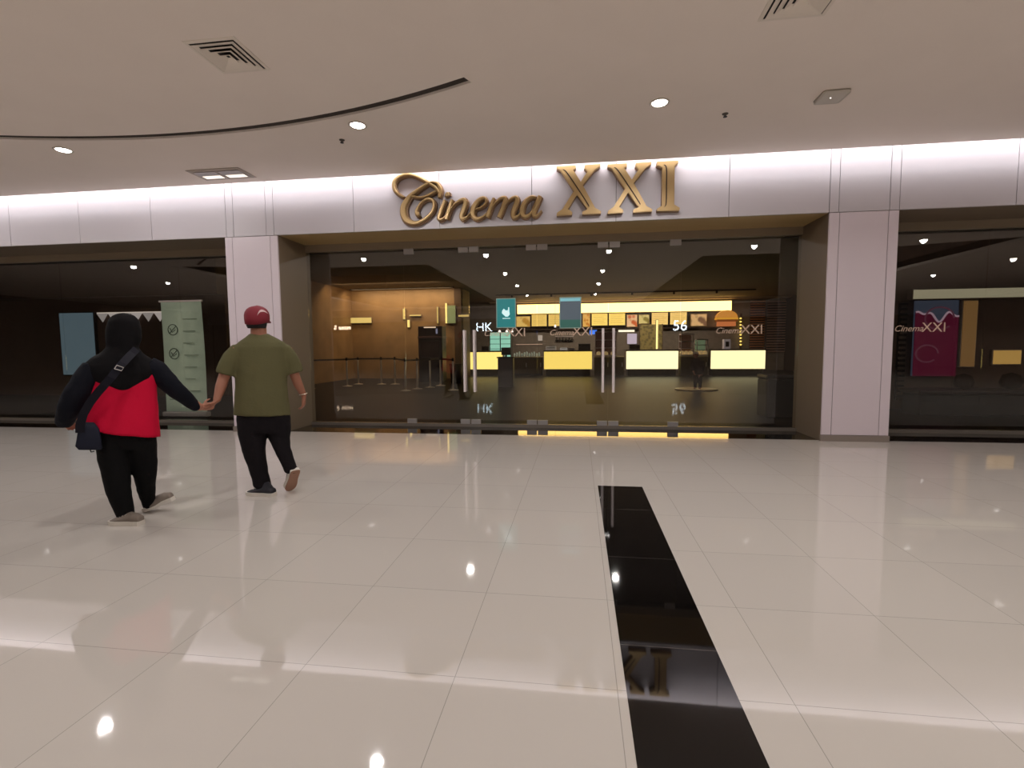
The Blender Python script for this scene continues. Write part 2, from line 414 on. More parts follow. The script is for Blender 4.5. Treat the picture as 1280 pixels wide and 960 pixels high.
# ------------------------------------------------------------------ ceiling fittings
def spot(loc, power, name='lamp', parent=None, col=(1, .972, .955), angle=174, rad=.06):
    l = SPOTS.get((power, col, angle))
    if l is None:
        l = bpy.data.lights.new('downlight_bulb', 'SPOT'); l.energy = power; l.color = col; l.spot_size = math.radians(angle); l.spot_blend = .35; l.shadow_soft_size = rad
        SPOTS[(power, col, angle)] = l
    o = bpy.data.objects.new('downlight_bulb', l); C.objects.link(o); o.location = Vector(loc) - (wloc(parent) if parent else Vector())
    if parent: o.parent = parent
    return o
SPOTS = {}
def make_downlight():
    t = thing('downlight', '', 'ceiling light', (0, 0, 0))
    MB().lathe([(.078, -.001), (.1, -.001), (.104, -.006), (.1, -.012), (.08, -.010), (.078, -.001)], n=28).obj('trim_ring', M_white, t, True)
    MB().lathe([(.0, -.002), (.078, -.002), (.07, -.012), (.0, -.015)], n=24).obj('lens', M_lamp, t, True)
    spot((0, 0, -.03), SPOT_W, parent=t)
    return t
dl = make_downlight()
G1 = 'mall downlights caught only as glints in glass and floor'
L1 = 'white mall ceiling downlight seen only as a glint in glass or floor'
DL = [(-6.5, 5.67, 'leftmost of the three bright ceiling downlights, beside the curved slot'), (-2.51, 5.57, 'bright ceiling downlight in front of the script sign, beside a small dark sprinkler'),
      (.84, 5.55, 'rightmost bright ceiling downlight, above the roman numerals')]
for x in (-13.7, -9.86, 8.37, 12): DL.append((x, 5.65, None))
for x in (-13.4, -9.7, -6.05, -2.52, .8, 4.45, 8.38, 12.4): DL.append((x, 2.85, None))
for x in (-15.4, -2.5, .8, 13): DL += [(x, -.6, None), (x, -4, None), (x, -8, None)]
for k, (x, y, lab) in enumerate(DL):
    if 11 >= x >= 3.5 and y < 2: continue
    o = dl if k == 0 else copy_tree(dl)
    o.location = (x, y, ZC)
    tag(o, lab or L1, 'ceiling light', 'bright ceiling downlights' if lab else G1)
def vent(x0, x1, y0, y1, lab):
    c = ((x0 + x1) / 2, (y0 + y1) / 2, ZC)
    t = thing('ceiling_vent', lab, 'vent', c, 'square ceiling air vents')
    mb = MB(); hx, hy = (x1 - x0) / 2, (y1 - y0) / 2
    def ring(mb, s0, s1, z0, z1):
        pr = lambda s, z: [(c[0] - hx * s, c[1] - hy * s, z), (c[0] + hx * s, c[1] - hy * s, z), (c[0] + hx * s, c[1] + hy * s, z), (c[0] - hx * s, c[1] + hy * s, z)]
        mb.loft([pr(s0, z0), pr(s1, z1), pr(s1, z1 + .004), pr(s0, z0 + .004), pr(s0, z0)], False)
    ring(mb, 1.12, .98, ZC - .004, ZC - .008); mb.obj('frame', M_vent, t)
    MB().box((x0, y0, ZC - .0035), (x1, y1, ZC - .001)).obj('duct_opening', M_black, t)
    for s in (.92, .7, .48, .26):
        mb = MB(); ring(mb, s, s - .19, ZC - .034 + .02 * (s), ZC - .005); mb.obj('louvre', M_vent, t)
vent(-3.24, -2.82, 3.92, 4.36, 'square ceiling air vent near the left end of the curved slot arc')
vent(1.42, 1.86, 3.86, 4.30, 'square ceiling air vent cut off by the top edge of the frame')
# twin gimbal fitting
t = thing('recessed_twin_spotlight', 'rectangular recessed ceiling fitting with two square lamps above the left pillar', 'ceiling light', (-5.15, 6.76, ZC))
MB().box((-5.56, 6.56, ZC - .012), (-4.74, 6.97, ZC - .002), .003).obj('frame', mat('twin_frame', (176, 164, 152), .6), t)
for x in (-5.33, -4.96):
    MB().box((x - .165, 6.63, ZC - .02), (x + .165, 6.9, ZC - .012), .003).obj('lamp_housing', M_steeldim, t)
    MB().box((x - .14, 6.78, ZC - .024), (x + .14, 6.88, ZC - .0205)).obj('lens', M_lampoff, t)
# smoke detector plate and sprinklers
t = thing('access_point', 'white rounded plastic box on the ceiling at the right', 'wifi access point', (2.57, 5.66, ZC))
MB().box((2.44, 5.53, ZC - .035), (2.70, 5.79, ZC), .03).obj('housing', M_white, t, True)
MB().lathe([(.0, -.038), (.006, -.038), (.006, -.034)], (2.55, 5.64, ZC), 10).obj('status_light', mat('led_white', (255, 255, 255), .3, emit=(255, 250, 240), es=3), t)
for x, y, lab in ((-2.88, 5.93, 'small dark sprinkler head beside the middle downlight'), (1.6, 5.92, 'small dark sprinkler head right of the downlight over the numerals')):
    t = thing('sprinkler', lab, 'sprinkler', (x, y, ZC), 'ceiling sprinklers')
    MB().lathe([(0, 0), (.034, 0), (.03, -.008), (.012, -.012), (.012, -.03), (0, -.03)], (x, y, ZC), 16).obj('escutcheon', M_groove, t, True)
    MB().lathe([(0, -.03), (.022, -.032), (.022, -.036), (0, -.037)], (x, y, ZC), 14).obj('deflector', M_black, t)
# cove light
t = thing('cove_light', 'long white light strip hidden above the ceiling edge, washing the fascia', 'strip light', (0, 7.02, ZC + .09))
bx('light_strip', (-24, 6.98, ZC + .09), (20, 7.04, ZC + .12), mat('strip_lens', (240, 240, 240), .4, emit=(235, 240, 255), es=2), t)
for x0, x1 in ((-25, -14), (-14, -5), (-5, 4), (4, 13), (13, 21)):
    area_lamp('strip_emitter', ((x0 + x1) / 2, 7.06, ZC + .40), x1 - x0, .12, COVE_W * (x1 - x0) / 9, (.95, .97, 1), (0, .5, -.85), t)

# ------------------------------------------------------------------ lobby
def emat(name, col, es, rough=.5): return mat(name, tuple(int(c * .5) for c in col), rough, emit=col, es=es)
CY0 = 23.0
BY = 28.0
def bz(py): return at(760, py, BY).z
# back wall of the concession stand, with its upper cove-lit band and ceiling line
struct(bx('wall_concession', (-6.9, BY + .4, 0), (11.0, BY + .6, ZC), M_stone))
struct(bx('wall_lobby_left', (-10.0, 21.0, 0), (-5.0, 21.2, ZC), M_wood))
struct(bx('wall_lobby_left_side', (-10.2, 13.2, 0), (-10.0, 21.2, ZC), M_wood))
struct(bx('wall_left_wing', (-26, 13.0, 0), (-10.0, 13.2, ZC), M_brownwall))
struct(bx('wall_lobby_right_side', (11.0, 11.4, 0), (11.2, BY + .6, ZC), mat('dark_brown_wall', (52, 40, 34), .6)))
struct(bx('wall_right_wing', (6.1, 11.2, 0), (22, 11.4, ZC), M_brownwall))
struct(bx('wall_lobby_pier', (-5.3, 20.9, 0), (-5.0, 22.6, ZC), M_brownwall))
struct(bx('wall_stand_left', (-7.1, 21.3, 0), (-6.9, BY + .6, ZC), M_stone))
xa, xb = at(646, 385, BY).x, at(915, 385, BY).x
t = thing('wall_wash_band', 'long cream band of cove-lit wall above the menu boards, made to glow', 'light box', ((xa + xb) / 2, BY, bz(390.5)))
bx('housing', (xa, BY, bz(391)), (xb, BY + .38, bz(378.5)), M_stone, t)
bx('diffuser', (xa + .04, BY - .04, bz(390.5)), (xb - .04, BY, bz(379)), emat('wall_wash_glow', (255, 208, 118), 5), t)  # emissive sheet replaces the cove light washing this wall
struct(bx('trim_20', (-5, BY - .3, ZC - .07), (11, BY + .3, ZC - .001), mat('cream_trim', (200, 176, 150), .5)))
tag(bx('header_shelf', (xa, BY, bz(411.2)), (xb, BY + .39, bz(410.2)), M_brownwall), 'dark shelf edge running under the yellow menu boards', 'shelf')

def board(px0, px1, lab, col=(222, 186, 96), es=.75):
    a, b = at(px0, 398, BY), at(px1, 398, BY); za, zb = bz(407.5), bz(391)
    t = thing('menu_board', lab, 'menu board', ((a.x + b.x) / 2, BY, za), 'yellow menu boards')
    bx('frame', (a.x, BY, za), (b.x, BY + .38, zb), mat('board_frame', (70, 50, 25), .5), t)
    bx('lit_panel', (a.x + .03, BY - .015, za + .04), (b.x - .03, BY, zb - .04), emat('board_%d' % px0, col, es * 1.75), t)
    for i in range(5):
        bx('menu_line', (a.x + .12, BY - .022, za + .16 + i * .11), (b.x - .12 - .1 * (i % 2), BY - .016, za + .175 + i * .11), mat('menu_ink', (140, 100, 40), .6, emit=(180, 140, 62), es=1.0), t)
board(664, 684, 'plain yellow menu board, first of the row, right of the teal notice')
board(685, 703, 'yellow menu board half hidden by the second glass notice')
board(739, 760, 'yellow menu board left of the pair over the middle handles', (235, 200, 100), .85)
board(760.5, 782, 'yellow menu board right of the pair over the middle handles', (235, 200, 100), .85)
board(814, 835.5, 'yellow menu board left of the last pair', (228, 190, 110), .8)
board(837, 859, 'last yellow menu board, left of the small framed picture', (228, 190, 110), .8)
def blob_mat(name, base, spots, scale, es):
    m = bpy.data.materials.new(name); m.use_nodes = True; nt = m.node_tree; b = nt.nodes['Principled BSDF']
    tc = nt.nodes.new('ShaderNodeTexCoord'); n = nt.nodes.new('ShaderNodeTexVoronoi'); n.inputs['Scale'].default_value = scale
    r = nt.nodes.new('ShaderNodeValToRGB'); r.color_ramp.elements[0].color = (*s2l(spots), 1); r.color_ramp.elements[1].color = (*s2l(base), 1)
    r.color_ramp.elements[0].position = .35; r.color_ramp.elements[1].position = .6
    nt.links.new(tc.outputs['Object'], n.inputs['Vector']); nt.links.new(n.outputs['Distance'], r.inputs['Fac'])
    nt.links.new(r.outputs['Color'], b.inputs['Base Color']); nt.links.new(r.outputs['Color'], b.inputs['Emission Color']); b.inputs['Emission Strength'].default_value = es
    return m
def picture(px0, px1, py0, py1, lab, base, spots, Y=28.0, es=.7, sc=3):
    a, b = at(px0, py1, Y), at(px1, py0, Y)
    t = thing('food_poster', lab, 'poster', ((a.x + b.x) / 2, Y, a.z), 'lit food pictures beside the menu boards')
    bx('frame', (a.x, Y, a.z), (b.x, Y + .38, b.z), mat('cream_frame', (190, 160, 110), .5), t)
    bx('print', (a.x + .03, Y - .012, a.z + .03), (b.x - .03, Y, b.z - .03), blob_mat('print_%d' % px0, base, spots, sc, es), t)
picture(645, 663, 395, 409, 'pale yellow food picture left of the first menu board', (230, 195, 110), (190, 140, 50))
picture(728, 738, 392, 409, 'narrow orange food picture between the second notice and the boards', (225, 180, 95), (205, 130, 40), sc=6)
picture(783, 797, 393, 409, 'food picture with a red orange dish on a pale ground', (235, 195, 150), (205, 100, 50), sc=4)
picture(798, 812, 393, 405, 'food picture with an olive green dish', (215, 200, 130), (140, 125, 60), sc=4)
picture(863, 884, 392, 408, 'framed sandwich picture right of the last menu board', (225, 185, 130), (130, 95, 70), sc=3)
# burger poster: a burger built in shallow relief
a, b = at(893, 408, 27.9), at(921, 388, 27.9)
t = thing('burger_sign', 'big orange burger picture at the right end of the lit wall band', 'sign', ((a.x + b.x) / 2, 28, a.z))
cxb = (a.x + b.x) / 2; wb = (b.x - a.x) / 2
def bun(z0, z1, w_, nm, m_, dome=False):
    mb = MB(); n = 20
    poly = [(cxb - w_, z0)] + [(cxb + w_, z0)] + [(cxb + w_ * math.cos(PI * k / n), z0 + (z1 - z0) * (math.sin(PI * k / n) if dome else min(1, 4 * math.sin(PI * k / n)))) for k in range(1, n)]
    mb.prism(poly, 27.6, 27.955); return mb.obj(nm, m_, t)
hb = (b.z - a.z)
bun(a.z, a.z + .28 * hb, wb * .8, 'bottom_bun', emat('bun', (225, 130, 75), .7))
bun(a.z + .28 * hb, a.z + .42 * hb, wb * .92, 'patty', emat('patty', (150, 80, 35), .6))
bun(a.z + .42 * hb, a.z + .54 * hb, wb * 1.0, 'cheese', emat('cheese', (240, 170, 60), .8))
bun(a.z + .54 * hb, b.z, wb * .95, 'top_bun', emat('topbun', (225, 150, 60), .8), True)

def counter(px0, px1, lab, col, es):
    a, b = at(px0, 440, CY0).x, at(px1, 440, CY0).x
    t = thing('service_counter', lab, 'counter', ((a + b) / 2, CY0 + .35, 0), 'glowing service counters')
    bx('plinth', (a + .08, CY0 + .08, 0), (b - .08, CY0 + .7, .30), mat('counter_plinth', (46, 34, 22), .5), t)
    bx('body', (a, CY0 + .06, .30), (b, CY0 + .75, 1.13), M_stone, t)
    MB().box((a, CY0, .31), (b, CY0 + .06, 1.12), .012).obj('light_panel', emat('counter_glow_%d' % px0, col, es), t)
    MB().box((a - .03, CY0 - .03, 1.13), (b + .03, CY0 + .8, 1.19), .01).obj('countertop', mat('counter_top', (70, 52, 40), .3), t)
    return a, b
counter(583, 628, 'yellow glowing counter seen behind the left pair of door handles', (255, 228, 130), 1.5)
counter(680, 740, 'golden glowing counter left of the middle door handles', (255, 222, 112), 1.25)
counter(783, 848, 'pale yellow glowing counter just right of the middle door handles', (255, 244, 190), 1.7)
counter(889, 957, 'pale yellow glowing counter at the right end of the stand', (255, 242, 185), 1.6)
# low cabinets joining them
for px0, px1, lab in ((742, 781, 'low brown cabinet with a pale top under the middle handles'), (850, 886, 'low brown cabinet with a pale top behind the small figure'), (640, 679, 'low dark cabinet between the first two glowing counters')):
    a, b = at(px0 + 1, 448, CY0 + .3).x, at(px1 - 1, 448, CY0 + .3).x
    t = thing('low_cabinet', lab, 'cabinet', ((a + b) / 2, CY0 + .6, 0), 'low cabinets between the counters')
    bx('body', (a, CY0 + .3, 0), (b, CY0 + .8, .84), mat('cabinet_brown', (104, 88, 62), .5) if px0 > 700 else mat('cabinet_dark', (66, 62, 60), .5), t)
    MB().box((a, CY0 + .26, .84), (b, CY0 + .82, .89), .008).obj('worktop', mat('pale_top', (206, 188, 150), .4), t)
    for q in range(2):
        m_ = (a + b) / 2
        x0, x1 = (a + .03, m_ - .01) if q == 0 else (m_ + .01, b - .03)
        d_ = bx('door', (x0, CY0 + .28, .1), (x1, CY0 + .3, .8), mat('cabinet_door', (92, 76, 56), .5), t)
        bx('handle', (x1 - .06, CY0 + .26, .4), (x1 - .04, CY0 + .28, .6), M_steel, d_)
# glass display warmers
def warmer(px0, px1, z0, z1, Y, lab, glow):
    a, b = at(px0, 440, Y).x, at(px1, 440, Y).x
    t = thing('display_warmer', lab, 'display case', ((a + b) / 2, Y + .25, z0), 'steel display cases on the counters')
    bx('base', (a, Y, z0), (b, Y + .5, z0 + .06), M_steel, t)
    for x in (a, b - .025):
        for y in (Y, Y + .475): bx('post', (x, y, z0 + .06), (x + .025, y + .025, z1), M_steel, t)
    k = 2
    for i in range(1, k + 1):
        z = z0 + (z1 - z0) * i / (k + 1); bx('shelf', (a + .01, Y + .01, z), (b - .01, Y + .49, z + .03), M_steel, t)
    bx('canopy', (a, Y, z1), (b, Y + .5, z1 + .05), M_steel, t)
    bx('back_panel', (a + .02, Y + .45, z0 + .06), (b - .02, Y + .47, z1), glow, t)
    for i in range(3):
        x = a + (b - a) * (i + .5) / 3
        MB().lathe([(0, 0), (.09, 0), (.11, .08), (.07, .15), (0, .17)], (x, Y + .2, z0 + .06), 12).obj('food_tray', mat('popcorn', (250, 225, 170), .6, emit=(255, 225, 160), es=.5 if i == 1 else .2), t, True)
warmer(744, 771, .89, 2.0, CY0 + .3, 'steel rack display case behind the middle door handles', mat('warm_backing', (120, 92, 92), .5))
warmer(851, 867, .89, 1.85, CY0 + .3, 'steel rack display case right of the pale counter, left of the figure', mat('tan_backing', (140, 108, 90), .5))
warmer(871, 885, .89, 1.6, CY0 + .3, 'short steel display case right above the small figure', mat('mint_backing', (150, 170, 140), .5, emit=(150, 180, 140), es=.25))
# lit fridge
a, b = at(612, 440, 25).x, at(639, 440, 25).x
t = thing('drinks_fridge', 'mint glowing glass drinks fridge under the first teal notice', 'fridge', ((a + b) / 2, 25.3, 0))
bx('cabinet', (a, 25.02, 0), (b, 25.7, 2.2), mat('fridge_body', (60, 62, 62), .5), t)
for x0, x1 in ((a + .04, (a + b) / 2 - .03), ((a + b) / 2 + .03, b - .04)):
    d_ = bx('door', (x0, 24.98, .3), (x1, 25.02, 2.1), emat('fridge_glow', (165, 235, 210), .85), t)
    for z in (1.25, 1.5, 1.75): bx('shelf_line', (x0, 24.965, z), (x1, 24.98, z + .025), mat('fridge_shelf', (40, 90, 84), .5), d_)
# podium with screen in front of it
a, b = at(622, 440, 16.5).x, at(641, 440, 16.5).x
t = thing('ticket_podium', 'dark grey ticket podium with a small screen, right of the left door handles', 'podium', ((a + b) / 2, 16.6, 0))
MB().box((a, 16.5, 0), (b, 16.9, .98), .02).obj('body', mat('podium_grey', (74, 64, 66), .5), t)
MB().box((a - .03, 16.46, .98), (b + .03, 16.94, 1.02), .008).obj('top', M_black, t)
MB().box((a + .1, 16.68, 1.08), (b - .1, 16.72, 1.34), .008).obj('screen', M_black, t)
bx('screen_stand', ((a + b) / 2 - .03, 16.69, 1.02), ((a + b) / 2 + .03, 16.71, 1.1), M_black, t)
# things on the counters
def small_box(px0, px1, z0, z1, Y, nm, lab, cat, m_, grp=None, extra=None):
    a, b = at(px0, 440, Y).x, at(px1, 440, Y).x
    t = thing(nm, lab, cat, ((a + b) / 2, Y + .15, z0), grp)
    MB().box((a, Y, z0), (b, Y + .3, z1), .012).obj('body', m_, t)
    if extra: extra(t, a, b, Y, z0, z1)
def slotx(t, a, b, Y, z0, z1):
    bx('paper_slot', (a + .06, Y - .006, z0 + (z1 - z0) * .55), (b - .06, Y, z0 + (z1 - z0) * .68), M_black, t)
    bx('lid', (a + .02, Y + .02, z1), (b - .02, Y + .28, z1 + .025), M_white, t)
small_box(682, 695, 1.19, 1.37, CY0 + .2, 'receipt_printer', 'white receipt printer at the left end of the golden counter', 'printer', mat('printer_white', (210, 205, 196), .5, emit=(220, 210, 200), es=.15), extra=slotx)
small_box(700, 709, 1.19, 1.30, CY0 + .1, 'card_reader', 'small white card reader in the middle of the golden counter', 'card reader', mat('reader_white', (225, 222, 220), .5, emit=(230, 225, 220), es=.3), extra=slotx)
small_box(710, 718, 1.19, 1.28, CY0 + .1, 'cash_tray', 'pale lilac tray right of the white card reader', 'tray', mat('tray_lilac', (170, 165, 185), .5), extra=lambda t, a, b, Y, z0, z1: bx('rim', (a - .01, Y - .01, z1 - .01), (b + .01, Y + .31, z1 + .01), M_white, t))
def scr(t, a, b, Y, z0, z1):
    bx('screen', (a + .02, Y - .01, z0 + .04), (b - .02, Y, z1 - .03), mat('screen_dark', (30, 16, 14), .2), t)
small_box(723, 738, 1.19, 1.48, CY0 + .2, 'cash_register', 'dark cash register at the right end of the golden counter', 'cash register', mat('register_dark', (38, 24, 22), .5), 'cash registers', scr)
small_box(787, 800, 1.19, 1.42, CY0 + .2, 'cash_register', 'dark cash register at the left end of the pale counter by the handles', 'cash register', mat('register_dark', (38, 24, 22), .5), 'cash registers', scr)
small_box(602, 611, 1.19, 1.4, CY0 + .2, 'cash_register', 'dark cash register on the counter left of the mint fridge', 'cash register', mat('register_dark', (38, 24, 22), .5), 'cash registers', scr)
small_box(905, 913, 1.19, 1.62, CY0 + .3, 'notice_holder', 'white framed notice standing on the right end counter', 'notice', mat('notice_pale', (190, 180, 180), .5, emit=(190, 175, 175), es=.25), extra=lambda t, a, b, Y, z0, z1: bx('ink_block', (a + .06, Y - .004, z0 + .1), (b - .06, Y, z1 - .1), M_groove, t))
for k in range(11):
    px = 643 + 3.1 * k; p = at(px, 445, CY0 + .5 - .12 * (k % 2))
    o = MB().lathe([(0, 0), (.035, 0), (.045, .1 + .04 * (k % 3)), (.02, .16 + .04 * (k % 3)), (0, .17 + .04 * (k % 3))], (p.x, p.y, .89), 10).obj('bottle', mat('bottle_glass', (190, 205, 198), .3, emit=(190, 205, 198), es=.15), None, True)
    tag(o, 'small pale bottle in the row on the low dark cabinet between the yellow counters', 'bottle', 'bottles on the low dark cabinet')
t = thing('utensil_rack', 'dark rack of utensils on the stone wall above the golden counter', 'rack', (at(704, 424, 28.3).x, 28.3, bz(427)))
a, b = at(694, 424, 28.3), at(717, 424, 28.3)
bx('rail', (a.x, 28.3, bz(420.5)), (b.x, 28.39, bz(419.5)), M_steel, t)
for i in range(6):
    x = a.x + (b.x - a.x) * (i + .5) / 6; MB().lathe([(0, 0), (.07, .03), (.09, .12), (.02, .16), (.015, .26), (0, .27)], (x, 28.3, bz(427)), 10).obj('ladle', M_black, t, True)
# lit screens and strips on the back wall
def strip(px0, px1, py0, py1, Y, nm, lab, cat, col, es, grp=None):
    a, b = at(px0, py1, Y), at(px1, py0, Y)
    t = thing(nm, lab, cat, ((a.x + b.x) / 2, Y, a.z), grp)
    bx('housing', (a.x - .02, Y, a.z - .02), (b.x + .02, Y + .06, b.z + .02), M_stone, t)
    bx('diffuser', (a.x, Y - .02, a.z), (b.x, Y, b.z), emat(nm + '_%d' % px0, col, es), t)
strip(773, 793, 412.3, 415, 28.34, 'strip_light', 'short horizontal white strip light on the wall over the pale counter', 'strip light', (255, 245, 215), 1.6)
strip(784, 796, 417, 430, 28.34, 'menu_screen', 'small lilac white screen right of the middle door handles', 'screen', (215, 200, 220), .8)
strip(737, 746, 412.6, 418, 28.34, 'status_screen', 'small bright blue screen right of the second notice', 'screen', (70, 130, 250), 1.3)
strip(819.8, 822.6, 400, 436.2, 23.4, 'vertical_light_strip', 'thin vertical warm light strip above the pale counter', 'strip light', (255, 232, 150), 1.8)
strip(645, 678, 430, 431.2, 28.34, 'glowing_wall_shelf', 'thin horizontal pale shelf edge on the stone wall left of the golden counter', 'shelf', (215, 180, 155), .6)  # shelf edge given its own glow; there is no lamp here
strip(672.5, 678, 419, 426, 28.34, 'wall_switch_panel', 'pale panel of switches on the stone wall above the thin shelf', 'switch panel', (220, 205, 190), .6)
# row of bulbs on the right
for i in range(9):
    p = at(925.8, 398 + i * 4.1, 28.29)
    o = MB().lathe([(0, -.05), (.05, -.03), (.062, 0), (.05, .03), (0, .05)], (p.x, p.y, p.z), 12).obj('marquee_bulb', emat('bulb_yellow', (255, 220, 110), 1.5), None, True)
    tag(o, 'round yellow bulb in the vertical row right of the burger sign', 'light bulb', 'vertical row of yellow bulbs')
p0, p1 = at(925.8, 437, 28.3), at(925.8, 392, 28.3)
tag(bx('bulb_mast', (p0.x - .05, 28.355, .0), (p0.x + .05, 28.395, p1.z), M_brownwall), 'dark upright post carrying the yellow bulbs', 'post')
# spots under the notice
for k, px in enumerate((624.5, 633.5, 640)):
    p = at(px, 414, 24.6)
    t = thing('pendant_light', ['left', 'middle', 'right'][k] + ' one of three small white pendant lamps above the mint fridge', 'pendant lamp', (p.x, p.y, p.z), 'three pendant lamps over the fridge')
    MB().lathe([(0, -.05), (.055, -.05), (.07, -.02), (.04, .05), (0, .06)], p, 14).obj('lamp_shade', emat('pend', (255, 240, 230), 1.6), t, True)
    MB().tube([(p.x, p.y, p.z + .05), (p.x, p.y, ZC)], .006, 6).obj('cord', M_black, t)
p = at(694, 407.5, 24.6)
t = thing('pendant_light', 'single small white pendant lamp right above the golden counter', 'pendant lamp', p)
MB().lathe([(0, -.07), (.045, -.07), (.05, .04), (0, .07)], p, 14).obj('lamp_shade', emat('pend', (255, 240, 230), 1.6), t, True)
MB().tube([(p.x, p.y, p.z + .05), (p.x, p.y, ZC)], .006, 6).obj('cord', M_black, t)
# plant-like display column behind the third counter
t = thing('popcorn_display', 'mottled olive popcorn display column behind the pale counter', 'display', (at(811, 430, 26).x, 26.1, 0))
a, b = at(800, 430, 26).x, at(828, 430, 26).x
bx('back_board', (a, 26.1, 0), (b, 26.3, 2.45), blob_mat('popcorn_print', (132, 116, 66), (96, 84, 50), 7, .25), t)
bx('side_frame', (a - .03, 26.06, 0), (a, 26.34, 2.47), M_brownwall, t); bx('side_frame', (b, 26.06, 0), (b + .03, 26.34, 2.47), M_brownwall, t)

# left side of the lobby: kiosk, stanchions, wall lights
a, b = at(523, 440, 19).x, at(553, 440, 19).x
t = thing('ticket_kiosk', 'tall dark maroon ticket machine standing behind the rope barriers', 'kiosk', ((a + b) / 2, 19.3, 0))
MB().box((a, 19, 0), (b, 19.6, 2.2), .02).obj('cabinet', mat('kiosk_maroon', (40, 20, 24), .4), t)
MB().box((a - .02, 18.96, 1.72), (b + .02, 19.62, 1.80), .02).obj('canopy', mat('kiosk_trim', (96, 70, 72), .35), t)
MB().box((a + .12, 18.98, 1.0), (b - .12, 19.0, 1.6), .006).obj('screen', mat('kiosk_screen', (46, 24, 26), .15), t)
bx('top_lamp', (a + .25, 18.97, 2.13), (b - .25, 19.0, 2.17), emat('kiosk_lamp', (255, 225, 190), 1.0), t)
bx('side_label', (b - .25, 18.985, 1.9), (b - .18, 19.0, 2.1), emat('kiosk_label', (170, 170, 200), .5), t)
M_post = mat('stanchion_steel', (225, 208, 184), .35, metal=.2)
def stanchion():
    t = thing('stanchion', '', 'barrier post', (0, 0, 0))
    MB().lathe([(0, 0), (.17, 0), (.17, .012), (.05, .035), (.03, .05), (0, .05)], n=24).obj('base', M_post, t, True)
    MB().lathe([(0, .04), (.03, .04), (.03, .92), (0, .92)], n=14).obj('pole', M_post, t, True)
    MB().lathe([(0, .92), (.036, .92), (.036, 1.0), (.03, 1.02), (0, 1.025)], n=14).obj('belt_head', M_black, t, True)
    return t
st0 = stanchion(); posts = []
SP = [(386, 15.5), (433, 16.6), (447, 17.6), (476, 17.6), (493, 17.6), (506, 14.9), (521, 15.6), (537, 16.2), (550, 17.0), (566, 15.2)]
LB = ['barrier post nearest the left pillar', 'barrier post second from the left pillar', 'barrier post third from the left pillar', 'slim barrier post left of the close pair', 'barrier post left of the tallest looking one',
      'nearest looking barrier post, its base far down the dark floor', 'barrier post at the left edge of the maroon kiosk', 'barrier post in front of the maroon kiosk middle', 'barrier post at the right edge of the maroon kiosk', 'barrier post just left of the left door handle']
for k, (px, Y) in enumerate(SP):
    o = st0 if k == 0 else copy_tree(st0)
    p = at(px, 445, Y); o.location = (p.x, Y, 0); posts.append(Vector((p.x, Y, 0)))
    tag(o, LB[k], 'barrier post', 'rope barrier posts')
for k, (a, b) in enumerate([(0, 1), (1, 2), (2, 3), (3, 4), (4, 5), (5, 6), (6, 7), (7, 8), (8, 9)]):
    pa, pb = posts[a], posts[b]
    mb = MB(); n = Vector((pb.y - pa.y, pa.x - pb.x, 0)).normalized() * .004
    dr = (pb - pa).normalized() * .036
    mb.loft([[p + n + Vector((0, 0, .93)), p + n + Vector((0, 0, .985)), p - n + Vector((0, 0, .985)), p - n + Vector((0, 0, .93))] for p in (pa + dr, pb - dr)])
    tag(mb.obj('barrier_belt', M_black), 'black retractable belt, span %s along the barrier line' % ['beside the left pillar', 'after the second post', 'before the close pair', 'in the close pair', 'leading to the nearest post', 'leaving the nearest post', 'at the kiosk left edge', 'across the kiosk front', 'leading to the door handle'][k], 'barrier belt', 'barrier belts')
t = thing('waste_bin', 'small dark round bin left of the first glowing counter', 'bin', (at(570, 455, 18.4).x, 18.4, 0))
MB().lathe([(0, 0), (.2, 0), (.25, .7), (.23, .7), (.19, .03), (0, .03)], t.location, 20).obj('body', mat('bin_brown', (52, 34, 20), .5), t, True)
MB().lathe([(.24, .69), (.265, .7), (.255, .74), (.225, .72), (.24, .69)], t.location, 20).obj('rim', mat('bin_rim', (70, 50, 34), .5), t, True)
def wl(px0, px1, py0, py1, lab, es=1.2, Y=20.9, nm='wall_light'):
    strip(px0, px1, py0, py1, Y, nm, lab, 'wall light', (255, 222, 130), es, 'warm lights on the wood wall')
wl(432, 464, 397, 404, 'wide golden light niche on the wood wall nearest the left pillar', .8)
wl(504, 506, 386, 399, 'thin vertical light at the left of the kiosk, upper one', .8)
wl(509.5, 512, 400, 409, 'short bright vertical light at the kiosk upper left', 1.3)
wl(512, 526, 393.5, 395, 'thin horizontal light line above the kiosk', .8)
wl(546.4, 547.6, 384, 404, 'thin dim vertical light above the right side of the kiosk', .5)
wl(557, 558.6, 379, 404, 'long bright vertical light beside the green lit poster', 1.5)
wl(573, 586, 393.5, 396, 'wide short light right of the green lit poster', .6)
strip(559.5, 569, 382, 404, 20.85, 'lit_poster', 'pale green lit poster on the wood wall above the barrier', 'poster', (150, 160, 105), .6)
t = thing('wall_downlight_bar', 'warm light bar over the wood wall at the back left', 'strip light', (-7.5, 20.5, ZC - .05))
bx('housing', (-9.8, 20.45, ZC - .05), (-5.2, 20.55, ZC), M_dark, t)
area_lamp('warm_emitter', (-7.5, 20.3, ZC - .07), 4.4, .3, WOOD_W, (1, .72, .4), (0, .35, -1), t)
area_lamp('warm_emitter', (-7.5, 18.6, ZC - .07), 4.4, .3, WOOD_W * .7, (1, .72, .4), (0, .6, -1), t)
